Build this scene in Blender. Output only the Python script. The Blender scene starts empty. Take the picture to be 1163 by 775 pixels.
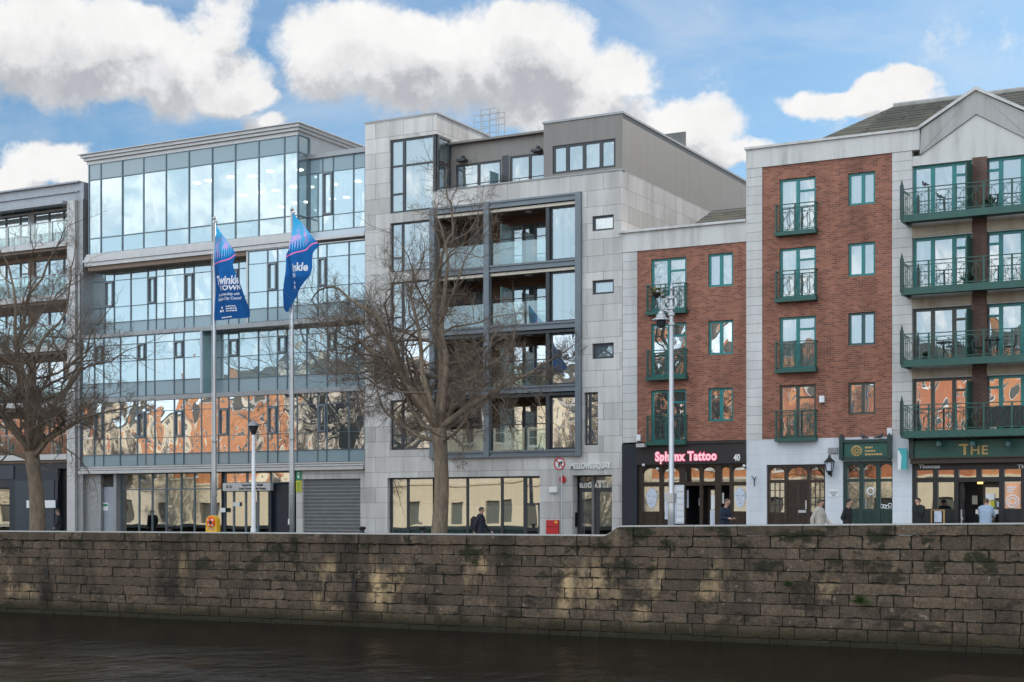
import bpy, math, random
from mathutils import Vector, Matrix, noise as mnoise
import numpy as np
R = math.radians
S = bpy.context.scene
COL = S.collection
rnd = random.Random(7)

# ------------------------------------------------------------------ camera model, used to read real positions off the photograph
YAW, FPX, HOR, CX, EYE = R(28.4), 1743.0, 585.0, 581.5, 1.5
SN, CS = math.sin(YAW), math.cos(YAW)
def PX(px, Y):
    u = (px - CX) / FPX
    return Y * (-SN + u * CS) / (CS + u * SN)
def PT(px, Y):
    return Y / (CS + (px - CX) / FPX * SN)
def PZ(px, py, Y):
    return EYE + PT(px, Y) * (HOR - py) / FPX
def PYX(px, X):                      # depth at which the vertical plane X shows at image column px
    u = (px - CX) / FPX
    return X * (CS + u * SN) / (-SN + u * CS)
YF = 57.8                            # office front
YC = 57.6                            # stone block front
YD = 57.6                            # brick block front
YW = 43.0                            # river wall face
WATER = -2.27
def G(x):                            # the quay climbs a little towards the pub
    return 0.3 * min(1, max(0, (x + 30) / 14))

# ------------------------------------------------------------------ mesh helpers
class MB:
    def __init__(s): s.v, s.f, s.m = [], [], []
    def face(s, pts, m=0):
        n = len(s.v); s.v += [tuple(p) for p in pts]; s.f.append(tuple(range(n, n + len(pts)))); s.m.append(m)
    def box(s, x0, x1, y0, y1, z0, z1, m=0):
        if x0 > x1: x0, x1 = x1, x0
        if y0 > y1: y0, y1 = y1, y0
        if z0 > z1: z0, z1 = z1, z0
        n = len(s.v)
        s.v += [(x0,y0,z0),(x1,y0,z0),(x1,y1,z0),(x0,y1,z0),(x0,y0,z1),(x1,y0,z1),(x1,y1,z1),(x0,y1,z1)]
        for f in ((0,3,2,1),(4,5,6,7),(0,1,5,4),(1,2,6,5),(2,3,7,6),(3,0,4,7)):
            s.f.append(tuple(n + i for i in f)); s.m.append(m)
    def prism(s, poly, y0, y1, m=0):          # polygon in x,z pushed along y
        k = len(poly); n = len(s.v)
        s.v += [(x, y0, z) for x, z in poly] + [(x, y1, z) for x, z in poly]
        s.f.append(tuple(range(n, n + k))); s.m.append(m)
        s.f.append(tuple(range(n + 2*k - 1, n + k - 1, -1))); s.m.append(m)
        for i in range(k):
            j = (i + 1) % k
            s.f.append((n + i, n + k + i, n + k + j, n + j)); s.m.append(m)
    def tube(s, pts, rad, sides=6, m=0, cap=True):
        pts = [Vector(p) for p in pts]
        if not isinstance(rad, (list, tuple)): rad = [rad] * len(pts)
        n0 = len(s.v); ref = None
        for i, p in enumerate(pts):
            a = pts[max(0, i-1)]; b = pts[min(len(pts)-1, i+1)]
            d = (b - a)
            d = d.normalized() if d.length > 1e-9 else Vector((0,0,1))
            if ref is None: ref = d.orthogonal().normalized()
            ref = (ref - d * ref.dot(d))
            ref = ref.normalized() if ref.length > 1e-6 else d.orthogonal().normalized()
            bi = d.cross(ref)
            for k in range(sides):
                t = 2 * math.pi * k / sides
                q = p + (ref * math.cos(t) + bi * math.sin(t)) * rad[i]
                s.v.append((q.x, q.y, q.z))
        for i in range(len(pts) - 1):
            for k in range(sides):
                a = n0 + i*sides + k; b = n0 + i*sides + (k+1) % sides
                s.f.append((a, b, b + sides, a + sides)); s.m.append(m)
        if cap:
            s.f.append(tuple(n0 + k for k in range(sides))[::-1]); s.m.append(m)
            e = n0 + (len(pts)-1)*sides
            s.f.append(tuple(e + k for k in range(sides))); s.m.append(m)
    def lathe(s, cx, cy, prof, sides=16, m=0):   # prof: (radius, z)
        n0 = len(s.v)
        for r, z in prof:
            for k in range(sides):
                t = 2*math.pi*k/sides; s.v.append((cx + r*math.cos(t), cy + r*math.sin(t), z))
        for i in range(len(prof)-1):
            for k in range(sides):
                a = n0 + i*sides + k; b = n0 + i*sides + (k+1) % sides
                s.f.append((a, b, b+sides, a+sides)); s.m.append(m)
        s.f.append(tuple(n0+k for k in range(sides))[::-1]); s.m.append(m)
        e = n0 + (len(prof)-1)*sides
        s.f.append(tuple(e+k for k in range(sides))); s.m.append(m)
    def ring(s, c, r, tr, n=20, sides=5, a0=0, a1=2*math.pi, ry=None, m=0):   # ring in the x,z plane
        ry = ry or r
        full = abs(a1 - a0 - 2*math.pi) < 1e-6
        pts = [(c[0] + r*math.cos(a0 + (a1-a0)*i/n), c[1], c[2] + ry*math.sin(a0 + (a1-a0)*i/n)) for i in range(n+1)]
        s.tube(pts, tr, sides, m, cap=not full)
    def sphere(s, c, rx, ry=None, rz=None, n=8, m=0):
        ry = ry or rx; rz = rz or rx
        prof = [(math.sin(math.pi*i/n), -math.cos(math.pi*i/n)) for i in range(n+1)]
        n0 = len(s.v); sd = n*2
        for a, b in prof:
            for k in range(sd):
                t = 2*math.pi*k/sd; s.v.append((c[0]+rx*a*math.cos(t), c[1]+ry*a*math.sin(t), c[2]+rz*b))
        for i in range(n):
            for k in range(sd):
                a = n0+i*sd+k; b = n0+i*sd+(k+1)%sd
                s.f.append((a,b,b+sd,a+sd)); s.m.append(m)
    def wall(s, x0, x1, z0, z1, Y, holes=(), depth=0.25, m=0, rm=None):
        rm = m if rm is None else rm
        xs = sorted(set([x0, x1] + [min(max(v, x0), x1) for h in holes for v in h[:2]]))
        zs = sorted(set([z0, z1] + [min(max(v, z0), z1) for h in holes for v in h[2:4]]))
        for i in range(len(xs)-1):
            for j in range(len(zs)-1):
                cx, cz = (xs[i]+xs[i+1])/2, (zs[j]+zs[j+1])/2
                if any(h[0] < cx < h[1] and h[2] < cz < h[3] for h in holes): continue
                s.face([(xs[i],Y,zs[j]),(xs[i+1],Y,zs[j]),(xs[i+1],Y,zs[j+1]),(xs[i],Y,zs[j+1])], m)
        for h in holes:
            a, b, c, d = h[:4]; Y2 = Y + (h[4] if len(h) > 4 else depth)
            s.face([(a,Y,c),(a,Y,d),(a,Y2,d),(a,Y2,c)], rm); s.face([(b,Y,c),(b,Y2,c),(b,Y2,d),(b,Y,d)], rm)
            s.face([(a,Y,d),(b,Y,d),(b,Y2,d),(a,Y2,d)], rm); s.face([(a,Y,c),(a,Y2,c),(b,Y2,c),(b,Y,c)], rm)
    def build(s, name, mats, parent=None, smooth=False):
        me = bpy.data.meshes.new(name)
        off = Vector((0,0,0))
        p = parent
        while p is not None:
            off += p.location; p = p.parent
        me.from_pydata([(a-off.x, b-off.y, c-off.z) for a, b, c in s.v], [], s.f)
        if not isinstance(mats, (list, tuple)): mats = [mats]
        for mm in mats: me.materials.append(mm)
        me.polygons.foreach_set('material_index', s.m)
        if smooth: me.polygons.foreach_set('use_smooth', [True]*len(s.f))
        me.update()
        o = bpy.data.objects.new(name, me); COL.objects.link(o)
        if parent is not None: o.parent = parent
        return o

def tag(o, label=None, cat=None, group=None, kind=None):
    if label: o['label'] = label
    if cat: o['category'] = cat
    if group: o['group'] = group
    if kind: o['kind'] = kind
    return o
def thing(name, loc, label, cat, group=None):
    o = bpy.data.objects.new(name, None); COL.objects.link(o); o.location = loc
    o.empty_display_size = 0.2
    return tag(o, label, cat, group)
def text_mb(body, x, z, Y, height, m=0, bold=0.0, sx=1.0, align='LEFT', depth=0.02, space=1.0, warp=None, keep=None):
    """lettering standing on a wall, read from the river; returned as MB"""
    cu = bpy.data.curves.new('lettering', 'FONT'); cu.body = body; cu.size = 1.0; cu.offset = bold; cu.extrude = depth/max(height,1e-6)/2
    cu.align_x = align; cu.space_character = space; cu.resolution_u = 3
    ob = bpy.data.objects.new('lettering_source', cu); COL.objects.link(ob)
    bpy.context.view_layer.update()
    me = bpy.data.meshes.new_from_object(ob.evaluated_get(bpy.context.evaluated_depsgraph_get()))
    bpy.data.objects.remove(ob); bpy.data.curves.remove(cu)
    mb = MB()
    k = height / 0.72
    for v in me.vertices:
        q = (x + v.co.x*k*sx, Y - v.co.z*k, z + v.co.y*k)
        mb.v.append(q)
    for p in me.polygons:
        idx = tuple(p.vertices)
        if keep:
            c = sum((Vector(mb.v[i]) for i in idx), Vector())/len(idx)
            if not keep(c.x, c.z): continue
        mb.f.append(idx); mb.m.append(m)
    if warp: mb.v = [warp(*q) for q in mb.v]
    bpy.data.meshes.remove(me)
    return mb

# ------------------------------------------------------------------ materials
class NT:
    def __init__(s, name, world=False):
        s.mat = bpy.data.materials.new(name); s.mat.use_nodes = True
        s.t = s.mat.node_tree; s.t.nodes.clear()
        s.out = s.n('ShaderNodeOutputMaterial')
    def n(s, typ, **kw):
        o = s.t.nodes.new(typ)
        for k, v in kw.items(): setattr(o, k, v)
        return o
    def l(s, a, b): s.t.links.new(a, b)
    def val(s, sock, v):
        if hasattr(v, 'is_output'): s.l(v, sock)
        else: sock.default_value = v
    def math(s, op, a, b=0.0, clamp=False):
        o = s.n('ShaderNodeMath', operation=op, use_clamp=clamp); s.val(o.inputs[0], a); s.val(o.inputs[1], b); return o.outputs[0]
    def mix(s, f, a, b, blend='MIX'):
        o = s.n('ShaderNodeMix', data_type='RGBA', blend_type=blend); s.val(o.inputs[0], f)
        s.val(o.inputs[6], a if hasattr(a,'is_output') else (*a, 1) if len(a)==3 else a)
        s.val(o.inputs[7], b if hasattr(b,'is_output') else (*b, 1) if len(b)==3 else b)
        return o.outputs[2]
    def noise(s, vec, scale, detail=4, rough=0.55, dist=0.0):
        o = s.n('ShaderNodeTexNoise'); s.l(vec, o.inputs['Vector']); o.inputs['Scale'].default_value = scale
        o.inputs['Detail'].default_value = detail; o.inputs['Roughness'].default_value = rough; o.inputs['Distortion'].default_value = dist
        return o.outputs[0]
    def ramp(s, f, a, b, lo=0.0, hi=1.0):
        o = s.n('ShaderNodeMapRange'); s.val(o.inputs[0], f); o.inputs[1].default_value = a; o.inputs[2].default_value = b
        o.inputs[3].default_value = lo; o.inputs[4].default_value = hi; return o.outputs[0]
    def pos(s): return s.n('ShaderNodeNewGeometry').outputs['Position']
    def scaled(s, vec, sc):
        o = s.n('ShaderNodeVectorMath', operation='MULTIPLY'); s.l(vec, o.inputs[0]); o.inputs[1].default_value = sc; return o.outputs[0]
    def face_uv(s, vec=None):                 # (x+y, z): works on both wall directions
        sp = s.n('ShaderNodeSeparateXYZ'); s.l(vec or s.pos(), sp.inputs[0])
        cb = s.n('ShaderNodeCombineXYZ'); s.l(s.math('ADD', sp.outputs[0], sp.outputs[1]), cb.inputs[0]); s.l(sp.outputs[2], cb.inputs[1])
        return cb.outputs[0], sp
    def bsdf(s, col, rough=0.6, metal=0.0, spec=0.5, bump=None, bstr=0.3, bdist=0.01):
        b = s.n('ShaderNodeBsdfPrincipled')
        s.val(b.inputs['Base Color'], col if hasattr(col,'is_output') else (*col[:3], 1))
        s.val(b.inputs['Roughness'], rough); b.inputs['Metallic'].default_value = metal
        b.inputs['Specular IOR Level'].default_value = spec
        if bump is not None:
            bp = s.n('ShaderNodeBump'); bp.inputs['Strength'].default_value = bstr; bp.inputs['Distance'].default_value = bdist
            s.l(bump, bp.inputs['Height']); s.l(bp.outputs[0], b.inputs['Normal'])
        s.l(b.outputs[0], s.out.inputs[0]); return b

def plain(name, col, rough=0.5, metal=0.0, var=0.12, scale=3.0, spec=0.5):
    t = NT(name); p = t.pos()
    nz = t.noise(p, scale, 5); n2 = t.noise(p, scale*14, 3)
    f = t.math('ADD', t.math('MULTIPLY', nz, .7), t.math('MULTIPLY', n2, .3))
    k = t.ramp(f, .3, .7, 1-var, 1+var)
    c = t.mix(1.0, col, (1,1,1), 'MULTIPLY')
    vm = t.n('ShaderNodeVectorMath', operation='SCALE'); t.l(c, vm.inputs[0]); t.l(k, vm.inputs['Scale'])
    t.bsdf(vm.outputs[0], t.ramp(n2, .2, .8, max(.02, rough-.08), min(1, rough+.08)), metal, spec)
    return t.mat
def emis(name, col, st):
    t = NT(name); e = t.n('ShaderNodeEmission'); e.inputs[0].default_value = (*col,1); e.inputs[1].default_value = st
    t.l(e.outputs[0], t.out.inputs[0]); return t.mat
def ashlar(name, c1, c2, mortar, bw, rh, ms=.006, streak=.25, offs=.5, rough=.75, squash=1.0, bump=.4):
    t = NT(name); uv, sp = t.face_uv(); p = t.pos()
    br = t.n('ShaderNodeTexBrick'); t.l(uv, br.inputs['Vector']); br.offset = offs; br.squash = squash; br.squash_frequency = 3
    br.inputs['Color1'].default_value = (*c1,1); br.inputs['Color2'].default_value = (*c2,1); br.inputs['Mortar'].default_value = (*mortar,1)
    br.inputs['Scale'].default_value = 1; br.inputs['Mortar Size'].default_value = ms; br.inputs['Mortar Smooth'].default_value = .1
    br.inputs['Bias'].default_value = 0; br.inputs['Brick Width'].default_value = bw; br.inputs['Row Height'].default_value = rh
    st = t.noise(t.scaled(p, (1.6, 1.6, .18)), 1.0, 5, .6)
    big = t.noise(p, .35, 4); fine = t.noise(p, 30, 3)
    k = t.math('MULTIPLY', t.ramp(st, .35, .75, 1+streak*.4, 1-streak), t.ramp(big, .3, .7, .9, 1.1))
    k = t.math('MULTIPLY', k, t.ramp(fine, .2, .8, .9, 1.1))
    vm = t.n('ShaderNodeVectorMath', operation='SCALE'); t.l(br.outputs[0], vm.inputs[0]); t.l(k, vm.inputs['Scale'])
    h = t.math('SUBTRACT', t.math('MULTIPLY', fine, .25), br.outputs['Fac'])
    t.bsdf(vm.outputs[0], rough, 0, .3, h, bump, .006)
    return t.mat
def weathered(name, col, dark, amt=.6, rough=.8):
    t = NT(name); p = t.pos()
    st = t.noise(t.scaled(p, (2.2, 2.2, .25)), 1.0, 6, .65); big = t.noise(p, .8, 5); fine = t.noise(p, 25, 3)
    f = t.math('MULTIPLY', t.ramp(st, .45, .75), t.ramp(big, .35, .65, .3, 1))
    c = t.mix(t.math('MULTIPLY', f, amt), col, dark)
    c = t.mix(t.ramp(fine, .3, .7, 0, .15), c, dark)
    t.bsdf(c, rough, 0, .3, fine, .25, .004); return t.mat
def glass(name, refl=.35, tint=(.6,.68,.68), gcol=(.88,.95,1), wav=.012, wsc=.9, ior=1.7, haze=0.0):
    """architectural glazing: part mirror, part see-through, with the slight ripple of real panes"""
    t = NT(name); p = t.pos()
    g = t.n('ShaderNodeBsdfGlossy'); g.inputs['Roughness'].default_value = .008; g.inputs['Color'].default_value = (*gcol,1)
    tr = t.n('ShaderNodeBsdfTransparent'); tr.inputs[0].default_value = (*tint,1)
    nz = t.noise(t.scaled(p,(1,1,.75)), wsc, .6, .5, .5)
    bp = t.n('ShaderNodeBump'); bp.inputs['Strength'].default_value = 1; bp.inputs['Distance'].default_value = wav
    t.l(nz, bp.inputs['Height']); t.l(bp.outputs[0], g.inputs['Normal'])
    fr = t.n('ShaderNodeFresnel'); fr.inputs[0].default_value = ior
    fac = t.math('ADD', t.math('MULTIPLY', fr.outputs[0], 1-refl), refl, True)
    mx = t.n('ShaderNodeMixShader'); t.l(fac, mx.inputs[0]); t.l(tr.outputs[0], mx.inputs[1]); t.l(g.outputs[0], mx.inputs[2])
    res = mx.outputs[0]
    if haze:
        df = t.n('ShaderNodeBsdfDiffuse'); df.inputs[0].default_value = (.56,.70,.73,1)
        m2 = t.n('ShaderNodeMixShader'); m2.inputs[0].default_value = haze; t.l(res, m2.inputs[1]); t.l(df.outputs[0], m2.inputs[2]); res = m2.outputs[0]
    t.l(res, t.out.inputs[0]); return t.mat

M = {}
M['stone'] = ashlar('grey_limestone_panels', (.46,.442,.43), (.60,.58,.562), (.17,.17,.17), 1.5, .68, .008, .3)
M['quoin'] = ashlar('pale_quoin_stone', (.52,.51,.505), (.58,.57,.56), (.27,.27,.27), 40, .36, .01, .25)
M['render'] = weathered('stained_pale_render', (.62,.61,.60), (.25,.24,.22), .75)
M['gable'] = weathered('grey_band_render', (.42,.41,.40), (.18,.175,.16), .8)
M['brick'] = ashlar('red_brick', (.185,.056,.036), (.37,.13,.080), (.26,.19,.15), .225, .075, .010, .3, bump=.5)
M['brickdk'] = ashlar('dark_brick', (.10,.055,.045), (.14,.07,.05), (.14,.11,.10), .225, .075, .010, .3)
M['whitestone'] = ashlar('painted_ground_floor', (.60,.63,.68), (.63,.66,.70), (.46,.48,.52), 60, .55, .006, .12)
M['clad'] = None
M['lightmetal'] = plain('pale_grey_metal_fascia', (.50,.49,.49), .45, .2, .1)
M['midmetal'] = plain('mid_grey_metal', (.30,.305,.315), .45, .4)
M['darkmetal'] = plain('dark_grey_frame', (.045,.05,.058), .4, .3)
M['steelblue'] = plain('blue_grey_steel', (.15,.175,.20), .45, .2)
M['mullion'] = plain('blue_grey_mullion', (.13,.17,.20), .35, .4)
M['slate'] = plain('dark_slate_cladding', (.33,.345,.38), .5, .15)
M['timber'] = ashlar('brown_timber_boards', (.12,.07,.045), (.16,.095,.06), (.03,.02,.015), 2.4, .12, .008, .3)
M['soffit'] = plain('brown_soffit_board', (.20,.135,.10), .6)
M['cream'] = plain('cream_blind_box', (.62,.56,.47), .6)
M['white'] = plain('white_paint', (.78,.78,.77), .5, var=.05)
M['ceil'] = plain('pale_ceiling', (.62,.64,.66), .8, var=.05)
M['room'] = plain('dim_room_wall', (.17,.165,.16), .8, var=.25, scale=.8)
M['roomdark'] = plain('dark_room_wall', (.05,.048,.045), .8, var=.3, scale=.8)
M['curtain'] = None
M['teal'] = plain('teal_painted_wood', (.012,.19,.19), .4, var=.15)
M['tealdk'] = plain('dark_teal_wood', (.02,.075,.085), .4, var=.15)
M['brownframe'] = plain('brown_green_frame', (.05,.055,.045), .4)
M['green'] = plain('green_painted_iron', (.018,.085,.07), .45, var=.2)
M['greendk'] = plain('bottle_green_paint', (.010,.040,.038), .35, var=.15)
M['greensign'] = plain('green_sign_board', (.012,.088,.068), .4, var=.1)
M['black'] = plain('black_paint', (.012,.012,.014), .4)
M['navy'] = plain('navy_black_paint', (.012,.017,.028), .4)
M['signbrown'] = plain('dark_sign_board', (.022,.018,.02), .45)
M['shopbrown'] = plain('dark_stained_wood', (.03,.018,.012), .4, var=.3, scale=6)
M['greywall'] = plain('pale_blue_grey_panel', (.30,.33,.38), .5)
M['gold'] = plain('gold_lettering', (.50,.33,.13), .4, .2)
M['silver'] = plain('silver_paint', (.50,.51,.53), .35, .5, .08)
M['chalk'] = plain('off_white_paper', (.72,.73,.76), .7, var=.08)
M['paperblue'] = plain('pale_blue_paper', (.55,.60,.70), .7, var=.2, scale=7)
M['red'] = plain('red_enamel', (.50,.02,.03), .35)
M['yellow'] = plain('yellow_plastic', (.75,.42,.02), .4)
M['orange'] = plain('orange_plastic', (.75,.12,.02), .4)
M['limesign'] = plain('yellow_green_sign', (.50,.48,.03), .4)
M['emerald'] = plain('green_enamel', (.02,.25,.12), .4)
M['tealglow'] = plain('turquoise_acrylic', (.05,.38,.42), .3)
M['skin'] = plain('skin', (.48,.28,.21), .5, var=.05)
M['asphalt'] = plain('asphalt', (.05,.05,.052), .85, var=.2, scale=2)
M['paving'] = ashlar('grey_paving', (.22,.22,.22), (.27,.265,.26), (.12,.12,.12), .9, .6, .01, .2)
M['kerb'] = plain('granite_kerb', (.28,.28,.28), .7)
M['concrete'] = plain('roof_membrane', (.16,.16,.165), .8)
M['pinkneon'] = emis('pink_lit_edge', (1.0,.10,.25), .9)
M['pinkface'] = emis('pale_pink_lit_face', (1.0,.66,.74), .95)
M['downlight'] = emis('warm_downlight', (1.0,.93,.8), 9.0)
M['warm'] = emis('warm_bulb', (1.0,.62,.22), 2.2)
def mk_clad():
    t = NT('standing_seam_cladding'); uv, sp = t.face_uv(); p = t.pos()
    w = t.n('ShaderNodeTexWave'); w.wave_type='BANDS'; w.bands_direction='X'; t.l(uv, w.inputs[0]); w.inputs['Scale'].default_value=1.1; w.inputs['Distortion'].default_value=0
    seam = t.ramp(w.outputs['Fac'], .97, 1.0); nz = t.noise(t.scaled(p,(2.5,2.5,.3)), 1, 4)
    c = t.mix(t.ramp(nz,.3,.7), (.205,.190,.178), (.228,.213,.20)); c = t.mix(t.math('MULTIPLY',seam,.10), c, (.08,.075,.07))
    t.bsdf(c, .55, .25, .4, seam, .25, .01); return t.mat
M['clad'] = mk_clad()
def mk_curtain(name, col):
    t = NT(name); p = t.pos(); uv, sp = t.face_uv()
    w = t.n('ShaderNodeTexWave'); w.bands_direction='X'; t.l(uv, w.inputs[0]); w.inputs['Scale'].default_value=1.6; w.inputs['Distortion'].default_value=1.5; w.inputs['Detail'].default_value=2
    c = t.mix(w.outputs['Fac'], [k*.72 for k in col], col)
    t.bsdf(c, .9, 0, .1, w.outputs['Fac'], .6, .03); return t.mat
M['curtain'] = mk_curtain('white_curtain_cloth', (.80,.79,.76))
M['blind'] = plain('pale_roller_blind', (.72,.76,.78), .8, var=.04)
def mk_tiles():
    t = NT('grey_roof_tiles'); p = t.pos(); sp = t.n('ShaderNodeSeparateXYZ'); t.l(p, sp.inputs[0])
    cb = t.n('ShaderNodeCombineXYZ'); t.l(sp.outputs[0], cb.inputs[0]); t.l(t.math('MULTIPLY', sp.outputs[2], 1.0), cb.inputs[1])
    br = t.n('ShaderNodeTexBrick'); t.l(cb.outputs[0], br.inputs['Vector']); br.inputs['Scale'].default_value=1; br.inputs['Brick Width'].default_value=2.4; br.inputs['Row Height'].default_value=.19
    br.inputs['Color1'].default_value=(.085,.078,.068,1); br.inputs['Color2'].default_value=(.15,.14,.12,1); br.inputs['Mortar'].default_value=(.025,.025,.022,1); br.inputs['Mortar Size'].default_value=.028
    nz = t.noise(p, 1.2, 6); c = t.mix(t.ramp(nz,.42,.72,0,.6), br.outputs[0], (.15,.14,.085))
    t.bsdf(c, .85, 0, .3, t.math('SUBTRACT', 0.0, br.outputs['Fac']), .6, .02); return t.mat
M['tiles'] = mk_tiles()
M['g_office'] = glass('office_glass', .44, (.50,.60,.62), (.80,.93,.98), .012, .8, haze=.22)
M['g_top'] = glass('office_top_glass', .39, (.60,.68,.70), (.78,.93,.98), .006, .5, haze=.16)
M['g_low'] = glass('office_lower_glass', .60, (.45,.50,.50), (1.0,.98,.98), .030, 1.0, haze=.06)
M['g_shop'] = glass('shop_glass', .34, (.65,.68,.66), (1,1,.97), .004, .6)
M['g_flat'] = glass('flat_glass', .28, (.62,.66,.66), (.88,.96,1.0), .010, .9, haze=.10)
M['g_rail'] = glass('balustrade_glass', .16, (.68,.80,.78), (.9,1,1), .002, .8, 1.45)
def mk_spandrel(name, col):
    t = NT(name); p = t.pos(); nz = t.noise(p, .5, 3)
    t.bsdf(t.mix(nz, col, [k*1.12 for k in col]), .12, 0, .8); return t.mat
M['spandrel'] = mk_spandrel('back_painted_glass', (.21,.29,.33))
M['spandrel_pale'] = mk_spandrel('pale_glass_panel', (.42,.48,.54))
M['frost'] = mk_spandrel('frosted_teal_screen', (.20,.33,.34))

# ------------------------------------------------------------------ window part: frame, panes, curtain
def window(par, x0, x1, z0, z1, Y, fm, gm, cols=(1,), tran=None, fw=.07, fd=.08, name='window', curtain=None, back=True, label=None, cm='curtain', sill=None):
    """cols: relative column widths; tran: {column: [heights as fractions]}"""
    fr = MB(); gl = MB(); tot = sum(cols)
    fr.box(x0, x0+fw, Y, Y+fd, z0, z1); fr.box(x1-fw, x1, Y, Y+fd, z0, z1)
    fr.box(x0+fw, x1-fw, Y+.002, Y+fd-.002, z1-fw, z1); fr.box(x0+fw, x1-fw, Y+.002, Y+fd-.002, z0, z0+fw)
    a = x0
    for i, c in enumerate(cols):
        b = a + (x1-x0)*c/tot
        if i: fr.box(a-fw*.75, a+fw*.75, Y-.004, Y+fd+.004, z0+fw+.001, z1-fw-.001)
        hs = [0] + list((tran or {}).get(i, [])) + [1]
        for h in hs[1:-1]:
            zz = z0 + (z1-z0)*h
            fr.box(a+fw*.5, b-fw*.5, Y+.005, Y+fd-.005, zz-fw*.45, zz+fw*.45)
        for h0, h1 in zip(hs, hs[1:]):
            tl = [rnd.uniform(-.004,.004) for _ in range(3)]
            za, zb = z0+(z1-z0)*h0, z0+(z1-z0)*h1
            gy = Y + fd*.5
            gl.face([(a,gy+tl[0],za),(b,gy+tl[1],za),(b,gy+tl[1]+tl[2],zb),(a,gy+tl[0]+tl[2],zb)])
        a = b
    if sill: fr.box(x0-.05, x1+.05, Y-sill, Y+fd, z0-.06, z0-.004)
    w = fr.build(name, fm, par)
    if label: w['label'] = label
    gl.build('pane', gm, w)
    if curtain:
        for c0, c1 in curtain:
            cu = MB(); xa, xb = x0+(x1-x0)*c0, x0+(x1-x0)*c1; n = max(4, int((xb-xa)/.06))
            for i in range(n):
                f = lambda j: (xa+(xb-xa)*j/n, Y+fd+.12+.025*math.sin(j*1.9))
                (p, q), (r_, s_) = f(i), f(i+1)
                cu.face([(p,q,z0+.02),(r_,s_,z0+.02),(r_,s_,z1-.02),(p,q,z1-.02)])
            cu.build('curtain', M[cm], w, True)
    return w
# ================================================================== SETTING
def ztop(x):                                  # top of the river wall
    xs = PX(700, YW)
    l = .89 + .0*(x)
    r = 1.175 + (x-PX(705,YW))*(1.29-1.175)/(PX(1163,YW)-PX(705,YW))
    t = min(1, max(0, (x-(xs-.42))/.55)); t = t*t*(3-2*t)
    return l*(1-t) + r*t
XW0, XW1 = -82.0, 24.0
def mk_quaystone():
    t = NT('river_wall_limestone'); g = t.n('ShaderNodeNewGeometry'); p = g.outputs['Position']
    rp = g.outputs['Random Per Island']
    sp = t.n('ShaderNodeSeparateXYZ'); t.l(p, sp.inputs[0]); z = sp.outputs[2]
    base = t.mix(rp, (.115,.086,.064), (.235,.180,.132))
    base = t.mix(t.ramp(t.noise(p,14,5,.7),.40,.62,.0,.55), base, (.05,.042,.036)); base = t.mix(t.ramp(t.noise(p,22,3,.6),.56,.68,0,.4), base, (.34,.29,.23))
    fine = t.noise(p, 9, 7, .65); pit = t.noise(p, 38, 4, .6); big = t.noise(p, .33, 6, .6)
    st = t.noise(t.scaled(p,(1.1,1.1,.16)), 1.0, 6, .62)
    c = t.mix(t.ramp(fine,.35,.7,0,.7), base, (.075,.062,.052))
    # reflected sunlight painted as pale patches between hand height and tide mark
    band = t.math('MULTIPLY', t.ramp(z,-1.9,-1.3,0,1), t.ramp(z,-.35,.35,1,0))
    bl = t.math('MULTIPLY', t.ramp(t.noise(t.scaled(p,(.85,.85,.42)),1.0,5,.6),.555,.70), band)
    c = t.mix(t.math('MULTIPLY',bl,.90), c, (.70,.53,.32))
    # soot and damp streaks
    dk = t.math('MULTIPLY', t.ramp(st,.44,.66), t.ramp(big,.30,.58))
    c = t.mix(t.math('MULTIPLY',dk,.82), c, (.022,.019,.017))
    c = t.mix(t.math('MULTIPLY', t.ramp(t.noise(t.scaled(p,(.9,.9,1.6)),1.0,8,.7),.53,.60), .7), c, (.02,.018,.015))
    for px, py in ((53,652),(402,664)):
        xd_, zd_ = PX(px,YW), PZ(px,py,YW)
        near = t.ramp(t.math('ABSOLUTE', t.math('SUBTRACT', t.math('ADD', sp.outputs[0], t.math('MULTIPLY', t.math('SUBTRACT', st, .5), .5)), xd_)), .12, .42, 1, 0)
        c = t.mix(t.math('MULTIPLY', t.math('MULTIPLY', near, t.ramp(z, zd_-.05, zd_-.35)), .85), c, (.016,.014,.013))
    # tide band: green slime
    tide = t.math('MULTIPLY', t.ramp(z,-2.1,-1.62,1,0), t.ramp(t.noise(p,1.4,5),.3,.6,.35,1))
    c = t.mix(t.math('MULTIPLY',tide,.65), c, (.075,.068,.028))
    wet = t.ramp(z,-2.26,-2.05,1,0); c = t.mix(t.math('MULTIPLY',wet,.8), c, (.015,.016,.01))
    # moss in the upper courses
    ms = t.math('MULTIPLY', t.ramp(t.noise(t.scaled(p,(.9,.9,1.5)),1.0,8,.75),.555,.60), t.ramp(z,-.8,.4))
    c = t.mix(t.math('MULTIPLY',ms,.85), c, (.022,.030,.012))
    # lichen spots
    lv = t.noise(p, 5.5, 2, .5); c = t.mix(t.ramp(lv,.70,.74,0,.35), c, (.42,.40,.34))
    c = t.mix(1.0, c, (.97,.92,.86), 'MULTIPLY')
    damp = t.ramp(t.math('ADD', z, t.math('MULTIPLY', t.math('SUBTRACT', st, .5), .9)), -2.05, -1.75, .8, 0); c = t.mix(damp, c, (.022,.020,.010))
    up = t.n('ShaderNodeSeparateXYZ'); t.l(g.outputs['Normal'], up.inputs[0])
    c = t.mix(t.math('MULTIPLY', t.ramp(up.outputs[2],.90,.98), .85), c, t.mix(fine,(.42,.41,.38),(.58,.57,.54)))
    h = t.math('ADD', t.math('MULTIPLY',fine,.7), t.math('MULTIPLY',pit,.35))
    t.bsdf(c, t.ramp(wet,0,1,.88,.7), 0, .3, h, 1.0, .05)
    return t.mat
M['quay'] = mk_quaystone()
M['joint'] = plain('mossy_joint', (.030,.027,.018), .95, var=.5, scale=3)
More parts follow.
